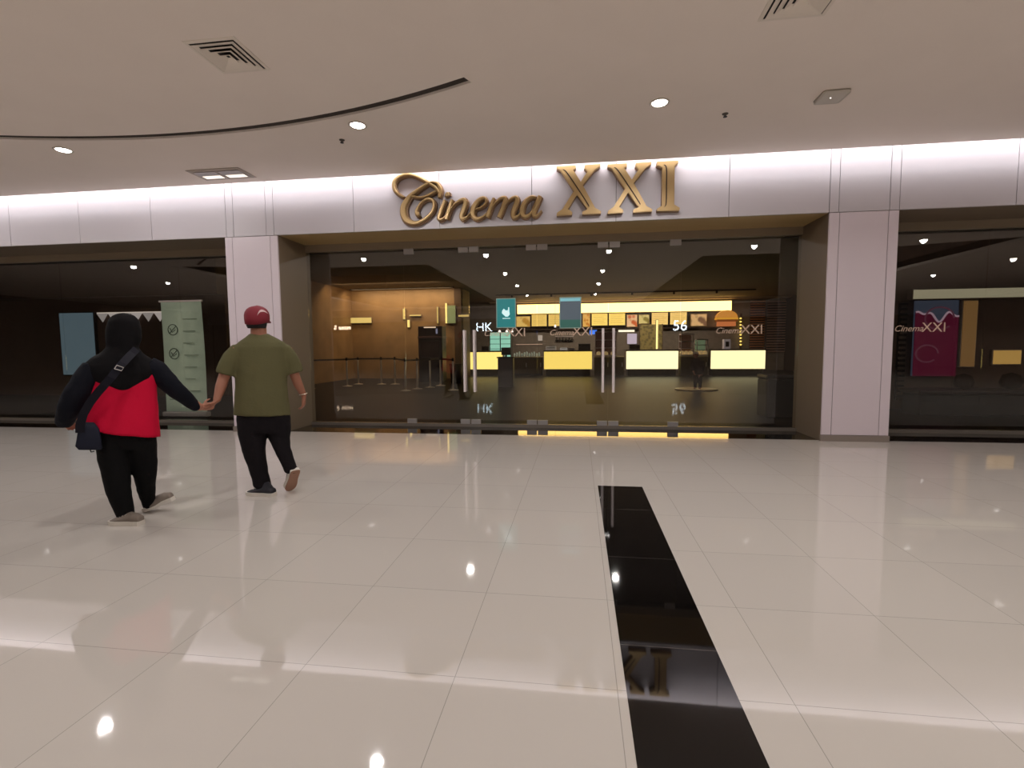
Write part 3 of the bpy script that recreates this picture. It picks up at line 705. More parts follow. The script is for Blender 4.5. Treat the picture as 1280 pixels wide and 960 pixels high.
# added ambient light for the concession stand, shaped as a ceiling track
t = thing('counter_fill_light', 'added warm ambient light shaped as a ceiling track above the service counters', 'track light', (1.5, 24.0, ZC - .05))
bx('track', (-4, 23.96, ZC - .05), (8, 24.04, ZC - .001), M_dark, t)
for i in range(6):
    x = -3.2 + i * 1.9
    MB().lathe([(0, 0), (.04, 0), (.05, -.1), (0, -.1)], (x, 24, ZC - .05), 12).obj('lamp_head', M_dark, t, True)
area_lamp('warm_emitter', (1.5, 24.2, ZC - .18), 10, .3, LOBBY_FILL_W * 2.6, (1, .86, .68), (0, .3, -1), t)

LB2 = 'added lobby downlight that strengthens a mall lamp glint in the floor'
for x in (-2.5, .84):  # lamps added to brighten the floor glints of the mall downlights
    o = copy_tree(dl); o.location = (x, 11.0, ZC); tag(o, LB2, 'ceiling light', 'added lobby downlights behind the door header')

# banner behind the left window; bunting and blue panel stand in for reflections
a, b = at(80, 480, 12.9), at(117, 390, 12.9)
t = thing('reflected_blue_poster', 'tall pale blue poster standing in for a shop reflection, left of the woman', 'poster', ((a.x + b.x) / 2, 12.9, a.z))
bx('frame', (a.x, 12.9, .6), (b.x, 12.98, b.z), M_dark, t)
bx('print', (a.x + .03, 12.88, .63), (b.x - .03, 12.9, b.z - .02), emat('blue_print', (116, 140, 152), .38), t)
a, b = at(121, 392, 12.96), at(207, 390, 12.96)
t = thing('bunting', 'white zigzag bunting strip standing in for a shop reflection, over the woman', 'bunting', ((a.x + b.x) / 2, 12.96, a.z - .2))
mb = MB(); n = 6; w_ = (b.x - a.x) / n
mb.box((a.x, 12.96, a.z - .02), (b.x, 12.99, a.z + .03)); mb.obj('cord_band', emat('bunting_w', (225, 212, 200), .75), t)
for k in range(n):
    mb = MB(); x = a.x + k * w_
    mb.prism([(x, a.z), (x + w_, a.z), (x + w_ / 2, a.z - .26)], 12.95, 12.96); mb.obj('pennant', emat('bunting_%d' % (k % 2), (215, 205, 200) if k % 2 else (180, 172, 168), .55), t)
struct(bx('wall_left_wing_bulkhead', (-26, 12.7, 2.55 + .35), (-10, 13.0, ZC), M_brownwall))
bl, br_ = at(202, 517, 8.95), at(258, 375, 8.95)
t = thing('roll_up_banner', 'tall pale green roll-up banner with round symbols behind the left window', 'banner', (-7.9, 9.0, 0))
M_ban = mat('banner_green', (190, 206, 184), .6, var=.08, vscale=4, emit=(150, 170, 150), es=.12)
x0, x1 = -8.33, -7.42
mb = MB(); mb.loft([[(x0 + .02 * math.sin(z), 8.98, z), (x1 - .02 * math.sin(z * 1.3), 8.98 + .05 * math.sin(z * 1.4), z), (x1 - .02 * math.sin(z * 1.3), 8.985 + .05 * math.sin(z * 1.4), z), (x0 + .02 * math.sin(z), 8.986, z)] for z in [.1 + .22 * k for k in range(11)]])
mb.obj('fabric', M_ban, t, True)
MB().box((x0 - .03, 8.9, 0), (x1 + .03, 9.06, .10), .02).obj('cassette', M_steeldim, t)
MB().box((x0 - .02, 8.965, 2.3), (x1 + .02, 9.0, 2.335), .004).obj('top_rail', M_steel, t)
MB().tube([((x0 + x1) / 2, 9.08, .08), ((x0 + x1) / 2, 9.05, 2.3)], .012, 8).obj('support_pole', M_steel, t)
Mink = mat('banner_ink', (70, 84, 72), .7)
for z in (1.75, 1.27):
    cxx = x0 + .25
    mb = MB(); R_ = .1; n = 28
    mb.loft([[(cxx + (R_ + dr) * math.cos(2 * PI * k / n), yy, z + (R_ + dr) * math.sin(2 * PI * k / n)) for k in range(n)] for dr, yy in ((0, 8.974), (.012, 8.974), (.012, 8.980), (0, 8.980), (0, 8.974))], False)
    mb.tube([(cxx - .07, 8.974, z - .07), (cxx + .07, 8.974, z + .07)], .006, 6)
    mb.tube([(cxx - .06, 8.974, z + .03), (cxx - .01, 8.974, z - .05), (cxx + .06, 8.974, z + .0)], .006, 6)
    mb.obj('round_symbol', Mink, t)
for k in range(7):
    bx('text_line', (x0 + .48, 8.97, 1.95 - .24 * k), (x0 + .8 - .05 * (k % 3), 8.975, 1.97 - .24 * k), mat('banner_text', (160, 176, 156), .7), t)
bx('bottom_line', (x0 + .1, 8.97, .34), (x0 + .32, 8.975, .352), Mink, t); bx('bottom_line', (x0 + .4, 8.97, .37), (x0 + .52, 8.975, .38), Mink, t)

# right window: louvre, magenta poster, lit wall
def band(px0, px1, py0, py1, Y): return at(px0, py1, Y), at(px1, py0, Y)
a, b = band(1140, 1290, 358, 375, 11.0)
t = thing('header_light_box', 'wide pale cream light box at the top of the right window', 'light box', ((a.x + b.x) / 2, 11, a.z))
bx('housing', (a.x, 11.0, a.z), (b.x, 11.15, b.z), M_brownwall, t); bx('diffuser', (a.x + .02, 10.98, a.z + .02), (b.x - .02, 11, b.z - .02), emat('hdr_glow', (176, 168, 140), .55), t)
a, b = band(1140, 1199, 375, 470, 10.95)
t = thing('magenta_poster', 'dark magenta poster with a wavy top and round mark behind the right window', 'poster', ((a.x + b.x) / 2, 10.95, a.z))
bx('board', (a.x, 10.95, a.z), (b.x, 11.0, b.z), emat('poster_blue', (74, 84, 104), .3), t)
W_ = b.x - a.x; N_ = 24
def wav(u): return b.z - .28 + .07 * math.sin(u * 9) + .05 * math.cos(u * 17) - .05 * u
mb = MB(); mb.prism([(a.x, a.z), (b.x, a.z)] + [(b.x - W_ * k / N_, wav(1 - k / N_)) for k in range(N_ + 1)], 10.93, 10.95)
mb.obj('magenta_field', mat('poster_mag', (84, 6, 38), .4, emit=(105, 8, 52), es=.28, var=.3, vscale=1.2), t)
mb = MB(); mb.ribbon([(a.x + W_ * k / N_, wav(k / N_)) for k in range(N_ + 1)], [.035] * (N_ + 1), 10.92, 10.93, .001, 2); mb.obj('wave_line', emat('wave_white', (190, 160, 175), .45), t)
def ringmark(cx, cz, r, nm):
    mb = MB(); mb.ribbon([(cx + r * math.cos(k * PI / 8), cz + r * .85 * math.sin(k * PI / 8)) for k in range(15)], [.03] * 15, 10.915, 10.93, .001, 3); mb.obj(nm, mat('mark_mauve', (110, 60, 78), .5, emit=(110, 60, 78), es=.3), t)
ringmark(a.x + W_ * .55, a.z + 1.15, .26, 'round_mark'); ringmark(a.x + W_ * .3, a.z + .45, .2, 'round_mark')
a, b = band(1200, 1222, 375, 458, 11.0)
strip(1200, 1222, 376, 458, 11.14, 'amber_wall_light', 'amber glowing wall panel right of the magenta poster', 'light box', (150, 112, 66), .42)
strip(1241, 1276, 438, 455, 11.14, 'amber_counter_light', 'low glowing amber counter front at the right edge of the frame', 'light box', (190, 150, 80), .7)
t = thing('low_bench', 'long low dark bench behind the right window under the poster', 'bench', (9.5, 10.4, 0))
MB().box((6.4, 10.2, 0), (12.5, 10.75, .4), .02).obj('base', M_dark, t); MB().box((6.35, 10.15, .4), (12.55, 10.8, .48), .03).obj('seat', mat('bench_seat', (40, 20, 18), .6), t)
for k, (px, r) in enumerate(((1203, .16), (1262, .17))):
    p = at(px, 462, 10.5)
    tag(MB().lathe([(0, -r), (r * .8, -r * .75), (r, -r * .2), (r * .75, r * .6), (0, r * .9)], (p.x, 10.45, .48 + r), 16).obj('round_cushion', mat('cush', (52, 36, 26), .8), None, True), ['dark round cushion on the bench beside the magenta poster', 'dark round cushion on the bench in front of the amber light'][k], 'cushion', 'round cushions on the bench')
def louvre(px0, px1, py0, py1, Y, lab, col):
    a, b = band(px0, px1, py0, py1, Y)
    t = thing('window_blind', lab, 'blind', ((a.x + b.x) / 2, Y, a.z), 'horizontal slatted blinds')
    n = 19; m_ = mat('slat_%d' % px0, col, .5)
    mb = MB()
    for k in range(n):
        z = a.z + (b.z - a.z) * k / n; mb.box((a.x, Y, z), (b.x, Y + .04, z + (b.z - a.z) / n * .5))
    mb.obj('slats', m_, t)
    bx('head_rail', (a.x, Y, b.z), (b.x, Y + .06, b.z + .06), m_, t)
    bx('back_board', (a.x, Y + .08, a.z), (b.x, Y + .1, b.z), M_dark, t)
louvre(958, 983, 377.5, 440, 28.28, 'slatted pale brown blind at the right end of the lobby', (176, 142, 126))
louvre(937, 957, 377.5, 437, 28.28, 'slatted amber blind left of the pale brown one', (190, 122, 70))
louvre(1121, 1138.5, 378, 500, 11.09, 'narrow dim slatted blind beside the right pillar', (74, 60, 48))
t = thing('black_bin', 'large black bin standing inside the glass beside the right pillar', 'bin', (at(980, 500, 9.6).x, 9.8, 0))
a, b = at(958, 500, 9.6).x, at(996, 500, 9.6).x
MB().box((a, 9.6, 0), (b, 10.1, .72), .03).obj('body', M_black, t); MB().box((a - .01, 9.58, .72), (b + .01, 10.12, .80), .03).obj('lid', mat('bin_lid', (34, 28, 28), .4), t)

# notices and frosted lettering on the glass
def notice(x0, x1, z0, z1, lab, field):
    t = thing('glass_notice', lab, 'notice', ((x0 + x1) / 2, GY - .004, z0), 'notices stuck on the glass doors')
    bx('border', (x0, GY - .004, z0), (x1, GY - .001, z1), mat('notice_border', (150, 178, 168), .5), t)
    bx('field', (x0 + .014, GY - .006, z0 + .014), (x1 - .014, GY - .004, z1 - .014), field, t)
    return t
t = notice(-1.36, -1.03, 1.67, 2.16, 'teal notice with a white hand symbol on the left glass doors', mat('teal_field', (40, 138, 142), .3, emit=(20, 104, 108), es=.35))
cxn, czn = -1.195, 1.925
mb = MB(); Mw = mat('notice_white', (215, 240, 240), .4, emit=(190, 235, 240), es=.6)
mb.prism([(cxn + r_ * math.cos(a_), czn + r_ * math.sin(a_)) for a_, r_ in [(0, .06), (.5, .035), (1.0, .05), (1.6, .03), (2.1, .075), (2.7, .07), (3.3, .07), (4.0, .055), (4.6, .07), (5.2, .075), (5.8, .07)]], GY - .008, GY - .006)
mb.box((cxn + .035, GY - .008, czn + .0), (cxn + .055, GY - .006, czn + .085))
mb.obj('hand_symbol', Mw, t)
bx('caption_line', (cxn - .06, GY - .008, 1.822), (cxn + .07, GY - .006, 1.832), Mw, t)
t = notice(-.31, .045, 1.65, 2.16, 'teal notice under painted grey glare, with a pale top band, on the middle glass doors', mat('glare_field', (104, 118, 130), .12, emit=(70, 78, 86), es=.3))  # glare on the glass put into the grey colour of the field
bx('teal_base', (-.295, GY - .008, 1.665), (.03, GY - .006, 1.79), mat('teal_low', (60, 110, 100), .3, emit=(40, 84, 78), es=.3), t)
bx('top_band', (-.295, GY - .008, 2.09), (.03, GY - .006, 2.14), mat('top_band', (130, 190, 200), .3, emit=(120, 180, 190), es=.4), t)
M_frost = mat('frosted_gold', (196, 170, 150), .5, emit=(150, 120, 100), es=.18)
M_script = M_frost
for x, lab in ((-1.22, 'small frosted "Cinema XXI" lettering on the second glass door'), (-.12, 'small frosted "Cinema XXI" lettering on the third glass door'), (2.5, 'small frosted "Cinema XXI" lettering on the pane left of the right pillar'), (5.08, 'small frosted "Cinema XXI" lettering on the window right of the right pillar')):
    t = thing('glass_lettering', lab, 'lettering', (x, GY - .003, 1.5), 'frosted lettering on the glass')
    text_obj('script_word', 'Cinema', .13, (x - .16, GY - .003, 1.54), M_frost, t, .0006, .35)
    text_obj('numerals', 'XXI', .2, (x + .19, GY - .003, 1.53), M_frost, t, .0006)

# lit shop signs on the far side of the mall, caught by the glass (their letters run the other way round from here)
def farsign(txt, px, py, D, size, lab, col, es, shear=0):
    p = at(px, py, D)
    Y = 2 * GY - D
    t = thing('shop_sign', lab, 'sign', (p.x, Y, p.z), 'lit shop signs caught in the glass')
    bx('mount', (p.x - size * 1.2, Y - .12, p.z - size * .2), (p.x + size * 1.2, Y - .02, p.z + size), M_dark, t)
    text_obj('lit_letters', txt, size, (p.x, Y, p.z), emat('sg' + txt, col, es), t, .02, shear)
farsign('56', 850, 413, 31.8, .9, 'white blue lit sign whose reflection floats beside the last menu boards', (225, 240, 255), 14)
farsign('HO', 977, 346, 31.8, .8, 'blue lit sign whose reflection shows at the upper right of the doors', (190, 215, 255), 9)
farsign('HK', 605, 414, 31.8, .8, 'blue white lit sign whose reflection shows right of the left handles', (215, 240, 255), 14)
p = at(428, 412, 31.8)
t = thing('shop_sign', 'beige lit sign whose mirror-written reflection shows over the barriers', 'sign', (p.x, 2 * GY - 31.8, p.z), 'lit shop signs caught in the glass')
bx('mount', (p.x - 1, 2 * GY - 31.92, p.z - .2), (p.x + 1, 2 * GY - 31.82, p.z + .8), M_dark, t)
text_obj('lit_letters', 'ratee S', .42, p + Vector((0, 2 * GY - 63.6, 0)), emat('sgb', (255, 225, 195), 20), t, .02, flip=True)

# ------------------------------------------------------------------ people
M_skin = mat('skin', (150, 98, 76), .55, bump=.15, bscale=120)
M_skinl = mat('skin_light', (176, 122, 100), .55, bump=.15, bscale=120)
def baked(name, mb, m, parent, voxel, smooth_it=3, mods=None):
    o = mb.obj(name, m, parent)
    md = o.modifiers.new('r', 'REMESH'); md.mode = 'VOXEL'; md.voxel_size = voxel; md.use_smooth_shade = True
    sm = o.modifiers.new('s', 'SMOOTH'); sm.iterations = smooth_it; sm.factor = .5
    if mods: mods(o)
    me = bpy.data.meshes.new_from_object(o.evaluated_get(bpy.context.evaluated_depsgraph_get()))
    for p in me.polygons: p.use_smooth = True
    old = o.data; o.modifiers.clear(); o.data = me; bpy.data.meshes.remove(old); me.name = name
    return o
class Fig:
    """A standing figure laid out in a plane square to the line of sight at distance D."""
    def __init__(s, px, D):
        w_ = ray(px, 435); s.u = Vector((w_.x, w_.y, 0)).normalized(); s.D = D; s.r = Vector((s.u.y, -s.u.x, 0))
    def P(s, px, py, dd=0):
        w_ = ray(px, py); t = (s.D + dd) / w_.dot(s.u); return Vector((0, 0, H)) + w_ * t
    def ring(s, l, r, py, dd=0, dep=.6, n=28, pw=2.0, tilt=0):
        a, b = s.P(l, py + tilt, dd), s.P(r, py - tilt, dd); c = (a + b) / 2; hw = (b - a).length / 2; ax = (b - a).normalized()
        out = []
        for k in range(n):
            q = 2 * PI * k / n; cs, sn = math.cos(q), math.sin(q)
            e = 2 / pw
            out.append(c + ax * hw * math.copysign(abs(cs) ** e, cs) + s.u * hw * dep * math.copysign(abs(sn) ** e, sn))
        return out
    def limb(s, mb, pts, n=14):        # pts: px, py, dd, radius in metres
        mb.tube([s.P(*p[:3]) for p in pts], [p[3] for p in pts], n)
def hand(mb, wrist, d, side, nrm, sc=1.0, curl=.5, spread=.12):
    """Palm, four fingers and a thumb. d: towards the fingertips, side: towards the thumb, nrm: out of the palm."""
    d = d.normalized(); side = (side - d * side.dot(d)).normalized(); nrm = d.cross(side) if d.cross(side).dot(nrm) > 0 else -d.cross(side)
    W_, L_ = .041 * sc, .088 * sc
    def sect(t, hw, th):
        c = wrist + d * t
        return [c + side * hw * math.cos(2 * PI * k / 12) + nrm * th * math.sin(2 * PI * k / 12) for k in range(12)]
    mb.loft([sect(-.03 * sc, .026 * sc, .022 * sc), sect(0, .028 * sc, .020 * sc), sect(.03 * sc, .037 * sc, .018 * sc), sect(.065 * sc, W_, .016 * sc), sect(L_, W_ * .96, .012 * sc)])
    for k, (o, ln) in enumerate(((.030, .072), (.0105, .081), (-.0095, .076), (-.029, .059))):
        base = wrist + d * (L_ - .012 * sc) + side * o * sc
        dr = (d + side * o * spread * 30 * .03).normalized(); pts = [base]; p = base; ang = 0
        for j, fr in enumerate((.45, .3, .25)):
            ang += curl * (1.0 + .1 * k) * (1 if j else .7)
            p = p + (dr * math.cos(ang) + nrm * math.sin(ang)) * ln * fr * sc; pts.append(p)
        mb.tube(pts, [.0092 * sc, .0086 * sc, .0078 * sc, .006 * sc], 8)
    b = wrist + d * .022 * sc + side * .026 * sc
    p1 = b + (side * .75 + d * .6 + nrm * .25).normalized() * .036 * sc
    p2 = p1 + (side * .3 + d * .8 + nrm * .45).normalized() * .03 * sc
    p3 = p2 + (d * .8 + nrm * .6).normalized() * .024 * sc
    mb.tube([b - side * .012 * sc, p1, p2, p3], [.014 * sc, .0115 * sc, .0105 * sc, .007 * sc], 8)
def head(mb, c, fwd, hh, wd):
    """c: centre of the skull, fwd: where the face looks, hh: head height, wd: width."""
    up = Vector((0, 0, 1)); sd = fwd.cross(up).normalized(); k_ = hh / .225
    rings = []
    for z, hw, back, front in ((-.115, .030, -.01, .060), (-.105, .042, .01, .078), (-.08, .056, .045, .090), (-.05, .066, .072, .094), (-.02, .073, .088, .096), (.02, .077, .098, .096), (.055, .075, .100, .090), (.085, .062, .085, .070), (.105, .038, .052, .042), (.112, .012, .016, .014)):
        rings.append([c + up * z * k_ + sd * hw * math.cos(q) * wd + fwd * ((front if math.sin(q) > 0 else back) * math.sin(q)) * k_ for q in [2 * PI * i / 20 for i in range(20)]])
    mb.loft(rings)
    mb.tube([c + fwd * .088 * k_ + up * .018 * k_, c + fwd * .104 * k_ - up * .012 * k_, c + fwd * .112 * k_ - up * .03 * k_, c + fwd * .090 * k_ - up * .038 * k_], [.009, .011, .016, .010], 8)
    mb.tube([c + fwd * .090 * k_ - up * .062 * k_ - sd * .022, c + fwd * .099 * k_ - up * .062 * k_, c + fwd * .090 * k_ - up * .062 * k_ + sd * .022], [.005, .009, .005], 8)
    for q in (-1, 1):
        e = c + sd * q * .076 * wd - fwd * .004 - up * .012 * k_
        mb.tube([e + up * .03 - fwd * .006, e + sd * q * .012 + up * .018 - fwd * .014, e + sd * q * .014 - fwd * .012, e + sd * q * .004 - up * .028], [.007, .010, .009, .007], 8)
def eyes(c, fwd, k_, parent, m):
    up = Vector((0, 0, 1)); sd = fwd.cross(up).normalized()
    for q in (-1, 1):
        p = c + sd * q * .030 + fwd * .086 * k_ + up * .004
        MB().lathe([(0, -.010), (.008, -.006), (.0105, 0), (.008, .006), (0, .010)], p, 12).obj('eye', m, parent, True)
def shoe(name, toe, heel, ankle, parent, m_up, m_sole, w_=.045, m_tread=None):
    """toe and heel: ends of the sole on the ground (or raised)."""
    d = (toe - heel); L = d.length; d.normalize(); up = Vector((0, 0, 1)); sd = d.cross(up).normalized(); n2 = sd.cross(d).normalized()
    prof = [(-.02, .55, .06), (.0, .8, .075), (.12, .92, .085), (.3, .88, .088), (.5, .92, .075), (.7, 1.05, .058), (.86, .98, .047), (.96, .7, .036), (1.01, .3, .026)]
    def outline(sc, z0, z1, fl):
        rings = []
        for t, ww, hgt in prof:
            c = heel + d * (L * t); hw = w_ * ww * sc
            top = z1 if fl else hgt
            rings.append([c + sd * hw * math.cos(q) + n2 * (z0 + (top - z0) * (.5 + .5 * math.sin(q))) for q in [2 * PI * i / 14 for i in range(14)]])
        return rings
    mb = MB(); mb.loft(outline(.94, .012, 0, False)); mb.tube([heel + d * L * .16 + n2 * .05, ankle], [.043, .047], 12)
    o = baked(name, mb, m_up, parent, .006, 3)
    rings = []
    for t, ww, hgt in prof:
        c = heel + d * (L * t); hw = w_ * ww
        rings.append([c - sd * hw * 1.04, c + sd * hw * 1.04, c + sd * hw * 1.1 + n2 * .034, c - sd * hw * 1.1 + n2 * .034])
    mb = MB(); mb.loft(rings); mb.obj('sole', m_sole, o)
    if m_tread:
        rings = [[c0 - n2 * .004 for c0 in (r_[0], r_[1])] + [r_[1] + n2 * .004, r_[0] + n2 * .004] for r_ in rings]
        mb = MB(); mb.loft(rings); mb.obj('tread', m_tread, o)
    mb = MB()
    for i in range(4):
        p = heel + d * L * (.45 + .09 * i) + n2 * (.078 - .007 * i); mb.tube([p - sd * .018, p + n2 * .003, p + sd * .018], .0022, 6)
    mb.obj('laces', m_sole, o)
    return o
def wrinkle(amp, sc, seed):
    def f(me):
        pass
    return f
def crumple(o, amp, sc):
    me = o.data
    for v in me.vertices:
        n_ = noise.noise(Vector((v.co.x * sc, v.co.y * sc, v.co.z * sc * .8)) + Vector((o.location.x, 3, 1)))
        n2 = noise.noise(v.co * sc * 2.6)
        v.co += v.normal * amp * (n_ + .4 * n2)
HR = Vector((0, 0, H)) + (lambda w_: w_ * (5.02 / Vector((w_.x, w_.y)).length))(ray(262.5, 508))   # where the two hands meet

# ---- woman in black hijab and red tunic
wf = Fig(152, 4.86)
wo = thing('person', 'person in black hijab, red tunic, black trousers and crossbody bag, holding hands, walking away', 'person', (wf.P(160, 640).x, wf.P(160, 640).y, 0))
bpy.data.objects.remove(wo)
mb = MB()
fw = (wf.u + wf.r * .12).normalized()
hc = wf.P(154, 413, .055)
head(mb, hc, fw, .22, 1)
mb.loft([wf.ring(144, 164, 428, .0, 1), wf.ring(143, 165, 442, 0, 1), wf.ring(128, 178, 452, 0, .55), wf.ring(118, 188, 462, .0, .45), wf.ring(120, 188, 490, 0, .5), wf.ring(120, 190, 515, 0, .5), wf.ring(126, 188, 540, 0, .42), wf.ring(132, 184, 552, 0, .4)])
wf.limb(mb, [(116, 462, 0, .06), (98, 490, .02, .05), (88, 512, .04, .042), (83, 524, .12, .03)])
hand(mb, wf.P(83, 524, .13), wf.u * 1.0 + Vector((0, 0, -.7)) + wf.r * .15, wf.u * .4 + wf.r * .4, wf.r, .92, .35)
hc_w = hc.copy()
wr = HR + wf.r * -.065 + Vector((0, 0, -.005))
el = wf.P(221, 488, .0)
mb.tube([wf.P(188, 458), wf.P(205, 474), el, el.lerp(wr, .5), wr], [.058, .05, .043, .034, .026], 14)
hand(mb, wr, wf.r + Vector((0, 0, .1)), Vector((0, 0, 1)) - wf.u * .2, wf.u, .92, .65)
for A in (((142, 552, 0, .075), (145, 596, 0, .056), (150, 614, 0, .046), (156, 638, 0, .036), (158, 648, 0, .034)), ((176, 552, 0, .075), (180, 590, .05, .052), (183, 610, .11, .042), (186, 628, .17, .034))):
    wf.limb(mb, A)
body = baked('person', mb, M_skinl, None, .007, 2)
wo = tag(body, 'person in black hijab, red tunic and black trousers with crossbody bag, walking away', 'person', 'couple walking hand in hand')
eyes(hc_w, fw, .98, body, mat('eye_dark', (40, 28, 24), .3))
M_hij = mat('hijab_black', (15, 13, 15), .85, bump=.3, bscale=40, spec=.15)
M_red = mat('tunic_red', (196, 10, 52), .75, bump=.25, bscale=50, spec=.15)
M_navy = mat('sleeve_navy', (16, 17, 26), .8, bump=.3, bscale=50, spec=.15)
M_blkp = mat('trouser_black', (13, 12, 13), .85, bump=.3, bscale=50, spec=.15)
mb = MB(); mb.loft([wf.ring(118, 189, 449, 0, .55), wf.ring(112, 195, 458, 0, .56), wf.ring(113, 196, 475, 0, .6), wf.ring(112, 197.5, 492, 0, .62), wf.ring(108, 198.5, 510, 0, .63), wf.ring(104.5, 200, 527, 0, .63, tilt=-2), wf.ring(101.5, 201.5, 541, 0, .62, tilt=-5)])
o = baked('tunic', mb, M_red, body, .012, 3); crumple(o, .010, 6)
mb = MB(); wf.limb(mb, [(118, 458, 0, .075), (108, 474, 0, .085), (96, 492, .0, .083), (87, 510, .03, .075), (82, 521, .07, .064), (80, 528, .12, .056)], 18)
o = baked('sleeve', mb, M_navy, body, .010, 3); crumple(o, .008, 9)
mb = MB(); wq = wr - wf.r * .03
mb.tube([wf.P(184, 456), wf.P(194, 462), wf.P(206, 474), el, el.lerp(wq, .35), el.lerp(wq, .7), wq], [.075, .082, .077, .068, .06, .052, .040], 18)
o = baked('sleeve', mb, M_navy, body, .010, 3); crumple(o, .006, 9)
mb = MB(); mb.loft([wf.ring(150, 158, 391.5, .0, 1.2), wf.ring(140, 168, 394.5, 0, 1.15), wf.ring(134, 173.5, 401, -.01, 1.05), wf.ring(131.5, 176.5, 412, -.015, .88), wf.ring(132.5, 177, 424, -.015, .86), wf.ring(134, 174, 434, -.005, 1.0), wf.ring(127, 179, 441, 0, .82), wf.ring(112, 189, 448, 0, .62), wf.ring(103, 195, 456, 0, .60), wf.ring(104, 195.5, 464, 0, .66), wf.ring(111, 191, 473, 0, .74), wf.ring(121, 184, 480, 0, .93), wf.ring(133, 172, 485.5, 0, 1.5), wf.ring(142, 162, 487, 0, 2.7)])
o = baked('hijab', mb, M_hij, body, .011, 4); crumple(o, .009, 7)
mb = MB(); mb.loft([wf.ring(119, 196, 532, 0, .55), wf.ring(118, 197, 548, 0, .55), wf.ring(122, 197, 560, 0, .5)])
mb.loft([wf.ring(119, 160, 550, 0, .95), wf.ring(121, 161.5, 575, 0, .95), wf.ring(126, 163.5, 597, 0, .95), wf.ring(132, 165, 618, 0, .95), wf.ring(139, 168, 634, 0, .95), wf.ring(144, 169, 645, 0, 1), wf.ring(147, 168, 651, 0, 1.1)])
mb.loft([wf.ring(157, 197.5, 550, 0, .95), wf.ring(162, 197, 572, .02, .95), wf.ring(166, 196, 595, .06, .95), wf.ring(171, 195, 615, .12, .95), wf.ring(176, 195, 629, .17, 1), wf.ring(178, 194, 635, .19, 1)])
o = baked('trousers', mb, M_blkp, body, .011, 3); crumple(o, .008, 8)
def gnd(px, py, z=0):
    w_ = ray(px, py); t_ = (z - H) / w_.z; return Vector((w_.x * t_, w_.y * t_, z))
M_shoeg = mat('shoe_taupe', (120, 108, 98), .7); M_sole = mat('sole_white', (205, 198, 188), .6)
shoe('shoe', gnd(138, 655), gnd(138, 655) + (gnd(167, 655) - gnd(138, 655)).normalized() * .245 + wf.u * -.02, wf.P(157, 646), body, M_shoeg, M_sole)
tw = gnd(180, 640); shoe('shoe', tw, tw + (wf.r * .85 - wf.u * .45).normalized() * .23 + Vector((0, 0, .085)), wf.P(187, 630, .18), body, M_shoeg, M_sole)
# crossbody bag: strap over the back, buckle, pouch on the left hip
def strap(mb, pts, hw, th):
    P_ = [wf.P(*p) for p in pts]; R_ = []
    for i, p in enumerate(P_):
        t_ = (P_[min(i + 1, len(P_) - 1)] - P_[max(i - 1, 0)]).normalized(); nn = t_.cross(wf.u).normalized() * hw
        R_.append([p - nn, p + nn, p + nn + wf.u * th, p - nn + wf.u * th])
    mb.loft(R_)
wp = wf.P(105, 520, -.2); bag = thing('crossbody_bag', 'dark navy crossbody bag with wide strap, worn by the person in the hijab', 'bag', (wp.x, wp.y, .72))
mb = MB(); strap(mb, [(171, 436, -.12), (166, 441, -.15), (160, 447, -.20), (154, 453.5, -.245), (148, 460, -.27), (139, 472, -.285), (130, 482, -.275), (122, 491, -.255), (112, 504, -.225), (104, 518, -.19), (100, 532, -.165), (100, 541, -.15)], .026, .006)
mb.obj('strap', mat('strap_navy', (22, 21, 31), .6, spec=.15), bag)
pB = wf.P(147.5, 459.5, -.285)
mb = MB()
q = [wf.P(141, 459.5, -.29), wf.P(151, 463.5, -.29), wf.P(155, 459, -.29), wf.P(145, 455.5, -.29), wf.P(141, 459.5, -.29), wf.P(151, 463.5, -.29)]
mb.tube([wf.P(143, 461, -.285), wf.P(152, 463.5, -.285), wf.P(154.5, 459.5, -.285), wf.P(146, 456.5, -.285), wf.P(143, 461, -.285)], .0035, 8); mb.obj('buckle', mat('buckle_silver', (215, 210, 208), .25, metal=.6), bag)
mb = MB(); mb.loft([wf.ring(99, 118, 528, -.12, .35, pw=4), wf.ring(97.5, 124, 536, -.12, .4, pw=4), wf.ring(95.5, 127, 550, -.12, .42, pw=4), wf.ring(94, 128, 559, -.12, .4, pw=4, tilt=-1.5), wf.ring(98, 126, 562, -.12, .3, pw=4)])
mb.obj('pouch', mat('bag_navy', (30, 32, 46), .6, spec=.15), bag, True)
mb = MB(); mb.tube([wf.P(112, 561, -.14), wf.P(114, 565, -.14), wf.P(118, 564, -.14)], .004, 6); mb.obj('zip_pull', M_black, bag)

# ---- man in red cap and olive shirt
mf = Fig(325, 5.10)
mb = MB()
fm = (mf.u * .92 + mf.r * .42).normalized()
hc = mf.P(321.5, 399, 0)
head(mb, hc, fm, .215, .98)
mb.loft([mf.ring(313, 333, 404, 0, 1), mf.ring(313, 333.5, 417, 0, 1), mf.ring(308, 342, 425, 0, .6), mf.ring(296, 357, 434, 0, .5), mf.ring(297, 356, 460, 0, .6), mf.ring(298, 357, 490, 0, .68), mf.ring(299, 360, 520, 0, .6), mf.ring(304, 356, 538, 0, .55)])
wl_ = HR + mf.r * .05 + Vector((0, 0, .045)); e2 = mf.P(279, 474, -.01)
mb.tube([mf.P(297, 436), mf.P(286, 456), e2, e2.lerp(wl_, .35), e2.lerp(wl_, .75), wl_], [.06, .053, .047, .046, .035, .029], 14)
hand(mb, wl_, HR - wl_ + Vector((0, 0, -.02)) - mf.r * .02, -mf.r * .2 - mf.u * 1.0, -mf.r, .98, .75)
e3 = mf.P(369, 471, .02)
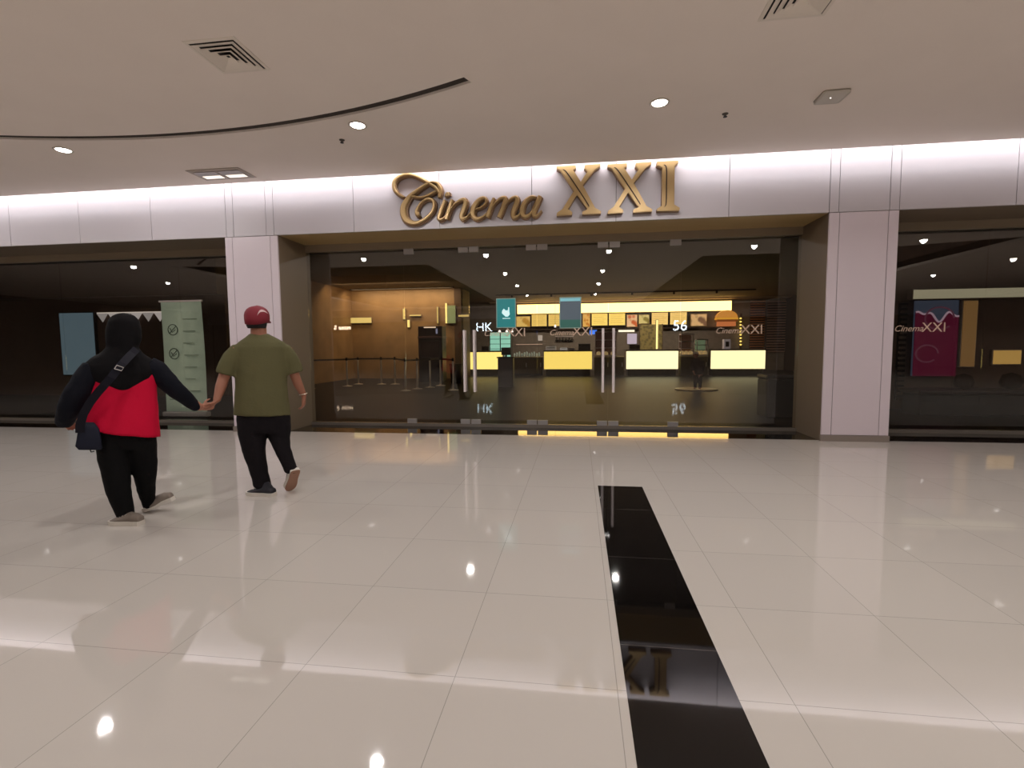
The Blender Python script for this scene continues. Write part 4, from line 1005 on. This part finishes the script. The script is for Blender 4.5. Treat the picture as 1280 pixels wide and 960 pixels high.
mb.tube([mf.P(357, 436), mf.P(364, 455), e3, mf.P(373, 481, .03), mf.P(378, 491, .05), mf.P(380, 495, .06)], [.058, .05, .044, .042, .031, .027], 14)
hand(mb, mf.P(380, 496, .06), mf.P(379.5, 508, .07) - mf.P(380, 496, .06), mf.u * .8 + mf.r * .3, -mf.r, .98, .45)
for A in (((315, 532, 0, .08), (319, 565, 0, .058), (324, 590, 0, .045), (328, 606, 0, .036)), ((345, 532, 0, .08), (351, 558, -.04, .056), (359, 576, -.09, .042), (366, 590, -.12, .032))):
    mf.limb(mb, A)
body = baked('person', mb, M_skin, None, .007, 2)
tag(body, 'person in dark red cap, olive t-shirt and black trousers, holding hands, walking away', 'person', 'couple walking hand in hand')
M_olive = mat('shirt_olive', (92, 88, 60), .8, bump=.25, bscale=50, spec=.15)
mb = MB()
mb.loft([mf.ring(311.5, 335, 417.5, 0, .85), mf.ring(306, 344, 422, 0, .62), mf.ring(297, 356, 428, 0, .56), mf.ring(292, 361, 434, 0, .56), mf.ring(293, 360, 450, 0, .62), mf.ring(293.5, 359.5, 470, 0, .66), mf.ring(292.5, 360.5, 490, 0, .68), mf.ring(292, 362.5, 506, 0, .66), mf.ring(291.5, 364, 518.5, 0, .64)])
mf.limb(mb, [(304, 437, 0, .05), (298, 438, 0, .068), (291, 447, 0, .076), (285, 458, 0, .080), (282, 468, 0, .084)], 18)
mf.limb(mb, [(349, 437, 0, .05), (356, 438, 0, .066), (361.5, 447, 0, .072), (366, 458, .01, .073), (368.5, 466, .01, .074)], 18)
o = baked('t_shirt', mb, M_olive, body, .011, 3); crumple(o, .009, 6)
M_trn = mat('trouser_dark', (22, 18, 21), .85, bump=.3, bscale=50, spec=.15)
mb = MB(); mb.loft([mf.ring(295, 363, 510, 0, .58), mf.ring(294.5, 364, 525, 0, .6), mf.ring(297, 363, 540, 0, .56)])
mb.loft([mf.ring(296, 333, 530, 0, .95), mf.ring(298, 333, 548, 0, .95), mf.ring(302, 333, 562, 0, .95), mf.ring(306.5, 333.5, 576, 0, .95), mf.ring(311, 336, 590, 0, .95), mf.ring(315, 339, 602, 0, .95), mf.ring(317, 341, 609, 0, 1)])
mb.loft([mf.ring(330, 364, 530, 0, .95), mf.ring(335, 362.5, 546, -.02, .95), mf.ring(341, 364, 560, -.05, .95), mf.ring(347, 367.5, 572, -.08, .95), mf.ring(353, 371, 584, -.11, .95), mf.ring(356, 372.5, 591, -.12, 1)])
o = baked('trousers', mb, M_trn, body, .011, 3); crumple(o, .008, 8)
M_shd = mat('shoe_navy', (26, 24, 32), .7); M_rub = mat('sole_tan', (150, 112, 92), .7)
tm = gnd(309, 618); shoe('shoe', tm, tm + (gnd(342, 620) - tm).normalized() * .285, mf.P(329, 603), body, M_shd, M_sole, .048)
tm = gnd(362, 613, .01); shoe('shoe', tm, mf.P(369.5, 588.5, -.17), mf.P(366, 589, -.12), body, M_shd, M_sole, .05, M_rub)
# cap: crown, peak, white curved mark
up = Vector((0, 0, 1)); sdm = fm.cross(up).normalized()
M_cap = mat('cap_red', (122, 20, 38), .7, bump=.15, bscale=80)
cc = hc + up * .005
R_ = []
for z, r_ in ((-.030, 1.0), (.0, 1.04), (.03, 1.04), (.06, .97), (.085, .82), (.104, .58), (.114, .3), (.117, .05)):
    R_.append([cc + up * (z + .004 * math.sin(q)) + sdm * .098 * r_ * math.cos(q) + fm * .118 * r_ * math.sin(q) - fm * .002 for q in [2 * PI * i / 28 for i in range(28)]])
R_[0] = [p - fm * 0 - up * (.028 * max(0, -(p - cc).normalized().dot(fm))) for p in R_[0]]
mb = MB(); mb.loft(R_); cap = mb.obj('cap', M_cap, body, True)
mb = MB(); R_ = []
for i in range(9):
    a_ = -1.0 + 2.0 * i / 8
    b0 = cc + sdm * .092 * math.sin(a_) + fm * .106 * math.cos(a_) - up * .012
    b1 = b0 + fm * .075 * math.cos(a_ * .8) - up * .022
    R_.append([b0, b1, b1 + up * .005, b0 + up * .006])
mb.loft(R_); mb.obj('peak', M_cap, cap)
mb = MB(); R_ = []
for a_, hgt, th in ((-1.05, .020, .001), (-1.0, .035, .004), (-.92, .050, .007), (-.80, .062, .009), (-.62, .068, .010), (-.42, .066, .008), (-.22, .058, .005), (-.05, .046, .001)):
    def dv(hz, out): 
        k_ = 1.04 if hz < .03 else 1.04 - .07 * ((hz - .03) / .03) if hz < .06 else .97 - .15 * ((hz - .06) / .025)
        return cc + up * hz + sdm * .098 * (k_ + out) * math.cos(a_) + fm * .118 * (k_ + out) * math.sin(a_)
    R_.append([dv(hgt - th, -.03), dv(hgt - th, .02), dv(hgt + th, .02), dv(hgt + th, -.03)])
mb.loft(R_); mb.obj('curved_mark', mat('cap_mark', (205, 176, 176), .6), cap)
mb = MB(); hr = []
for z, r_ in ((-.088, .86), (-.07, .96), (-.04, 1.02), (.01, 1.0)):
    hr.append([cc + up * z + sdm * .088 * r_ * math.cos(q) - fm * (.004 - .108 * r_ * math.sin(q)) for q in [PI + PI * i / 16 for i in range(17)]] + [cc + up * z + sdm * .06 * r_ * math.cos(q) - fm * (.004 - .07 * r_ * math.sin(q)) for q in [PI + PI * i / 16 for i in range(16, -1, -1)]])
mb.loft(hr); mb.obj('hair', mat('hair_black', (20, 15, 14), .8, bump=.6, bscale=200), body, True)
eyes(hc, fm, .96, body, mat('eye_dark', (40, 28, 24), .3))
w0 = mf.P(379, 492.5, .055)
MB().tube([w0 + (mf.r * math.cos(q) + mf.u * math.sin(q)) * .034 + up * .006 * math.cos(q) for q in [2 * PI * i / 20 for i in range(21)]], .004, 8).obj('bracelet', mat('bracelet_pale', (220, 205, 190), .3, metal=.5), body, True)

# ---- small figure far inside, standing on a round plate
pf = Fig(872, 15.9)
o = MB().lathe([(0, 0), (.62, 0), (.64, .015), (.6, .03), (0, .03)], (*gnd(870, 487).xy, 0), 40).obj('round_podium', mat('podium_plate', (118, 92, 74), .35), None, True)
tag(o, 'low round display plate under the small figure in front of the counters', 'podium')
mb = MB(); g_ = 1
hc = pf.P(869.5, 443.5); head(mb, hc, -pf.u, .20, .9)
mb.loft([pf.ring(868, 871.5, 447, 0, 1), pf.ring(866, 876, 450, 0, .6), pf.ring(865, 878, 453, 0, .6), pf.ring(866.5, 877.5, 460, 0, .65), pf.ring(867, 878, 466, 0, .6)])
pf.limb(mb, [(866, 452, 0, .05), (865, 459, 0, .045), (867, 465, -.08, .03)]); pf.limb(mb, [(877.5, 452, 0, .05), (879, 459, 0, .042), (878, 466, 0, .03)])
hand(mb, pf.P(867, 465, -.08), pf.r * .3 - pf.u * .3 + Vector((0, 0, -1)), -pf.u, pf.r, .85, .4); hand(mb, pf.P(878, 466, 0), Vector((0, 0, -1)), -pf.u, -pf.r, .85, .4)
for A in (((869.5, 466, 0, .075), (869.5, 475, 0, .055), (869, 484, 0, .04), (868, 485.6, -.04, .035)), ((875, 466, 0, .075), (875, 475, 0, .055), (875, 484, 0, .04), (874.5, 485.6, -.04, .035))): pf.limb(mb, A)
body = baked('person', mb, M_skinl, None, .010, 2)
tag(body, 'small dark clothed person with light headwear standing far inside the lobby', 'person')
mb = MB(); mb.loft([pf.ring(867, 873, 447.6, 0, .8), pf.ring(864.8, 878, 451, 0, .62), pf.ring(866, 878, 460, 0, .7), pf.ring(866, 879, 468, 0, .66)])
pf.limb(mb, [(866, 451, 0, .062), (864.6, 459, 0, .056), (866.5, 464, -.07, .042)]); pf.limb(mb, [(877.6, 451, 0, .062), (879.2, 459, 0, .054), (878.2, 465, 0, .042)])
baked('jacket', mb, mat('jacket_brown', (52, 32, 26), .8), body, .014, 2)
mb = MB(); mb.loft([pf.ring(866, 872.6, 466, 0, 1), pf.ring(866.6, 872, 476, 0, 1), pf.ring(867, 871, 484.6, 0, 1)]); mb.loft([pf.ring(872, 878.4, 466, 0, 1), pf.ring(872.6, 877.6, 476, 0, 1), pf.ring(873, 877, 484.6, 0, 1)])
baked('trousers', mb, mat('trouser_brown', (58, 38, 30), .8), body, .014, 2)
mb = MB(); mb.loft([pf.ring(867.5, 871.5, 439.8, 0, 1), pf.ring(865.8, 873.2, 441.3, 0, 1), pf.ring(865.6, 873.4, 443.2, .01, .95)]); mb.obj('cap', mat('cap_pale', (225, 200, 175), .7), body, True)
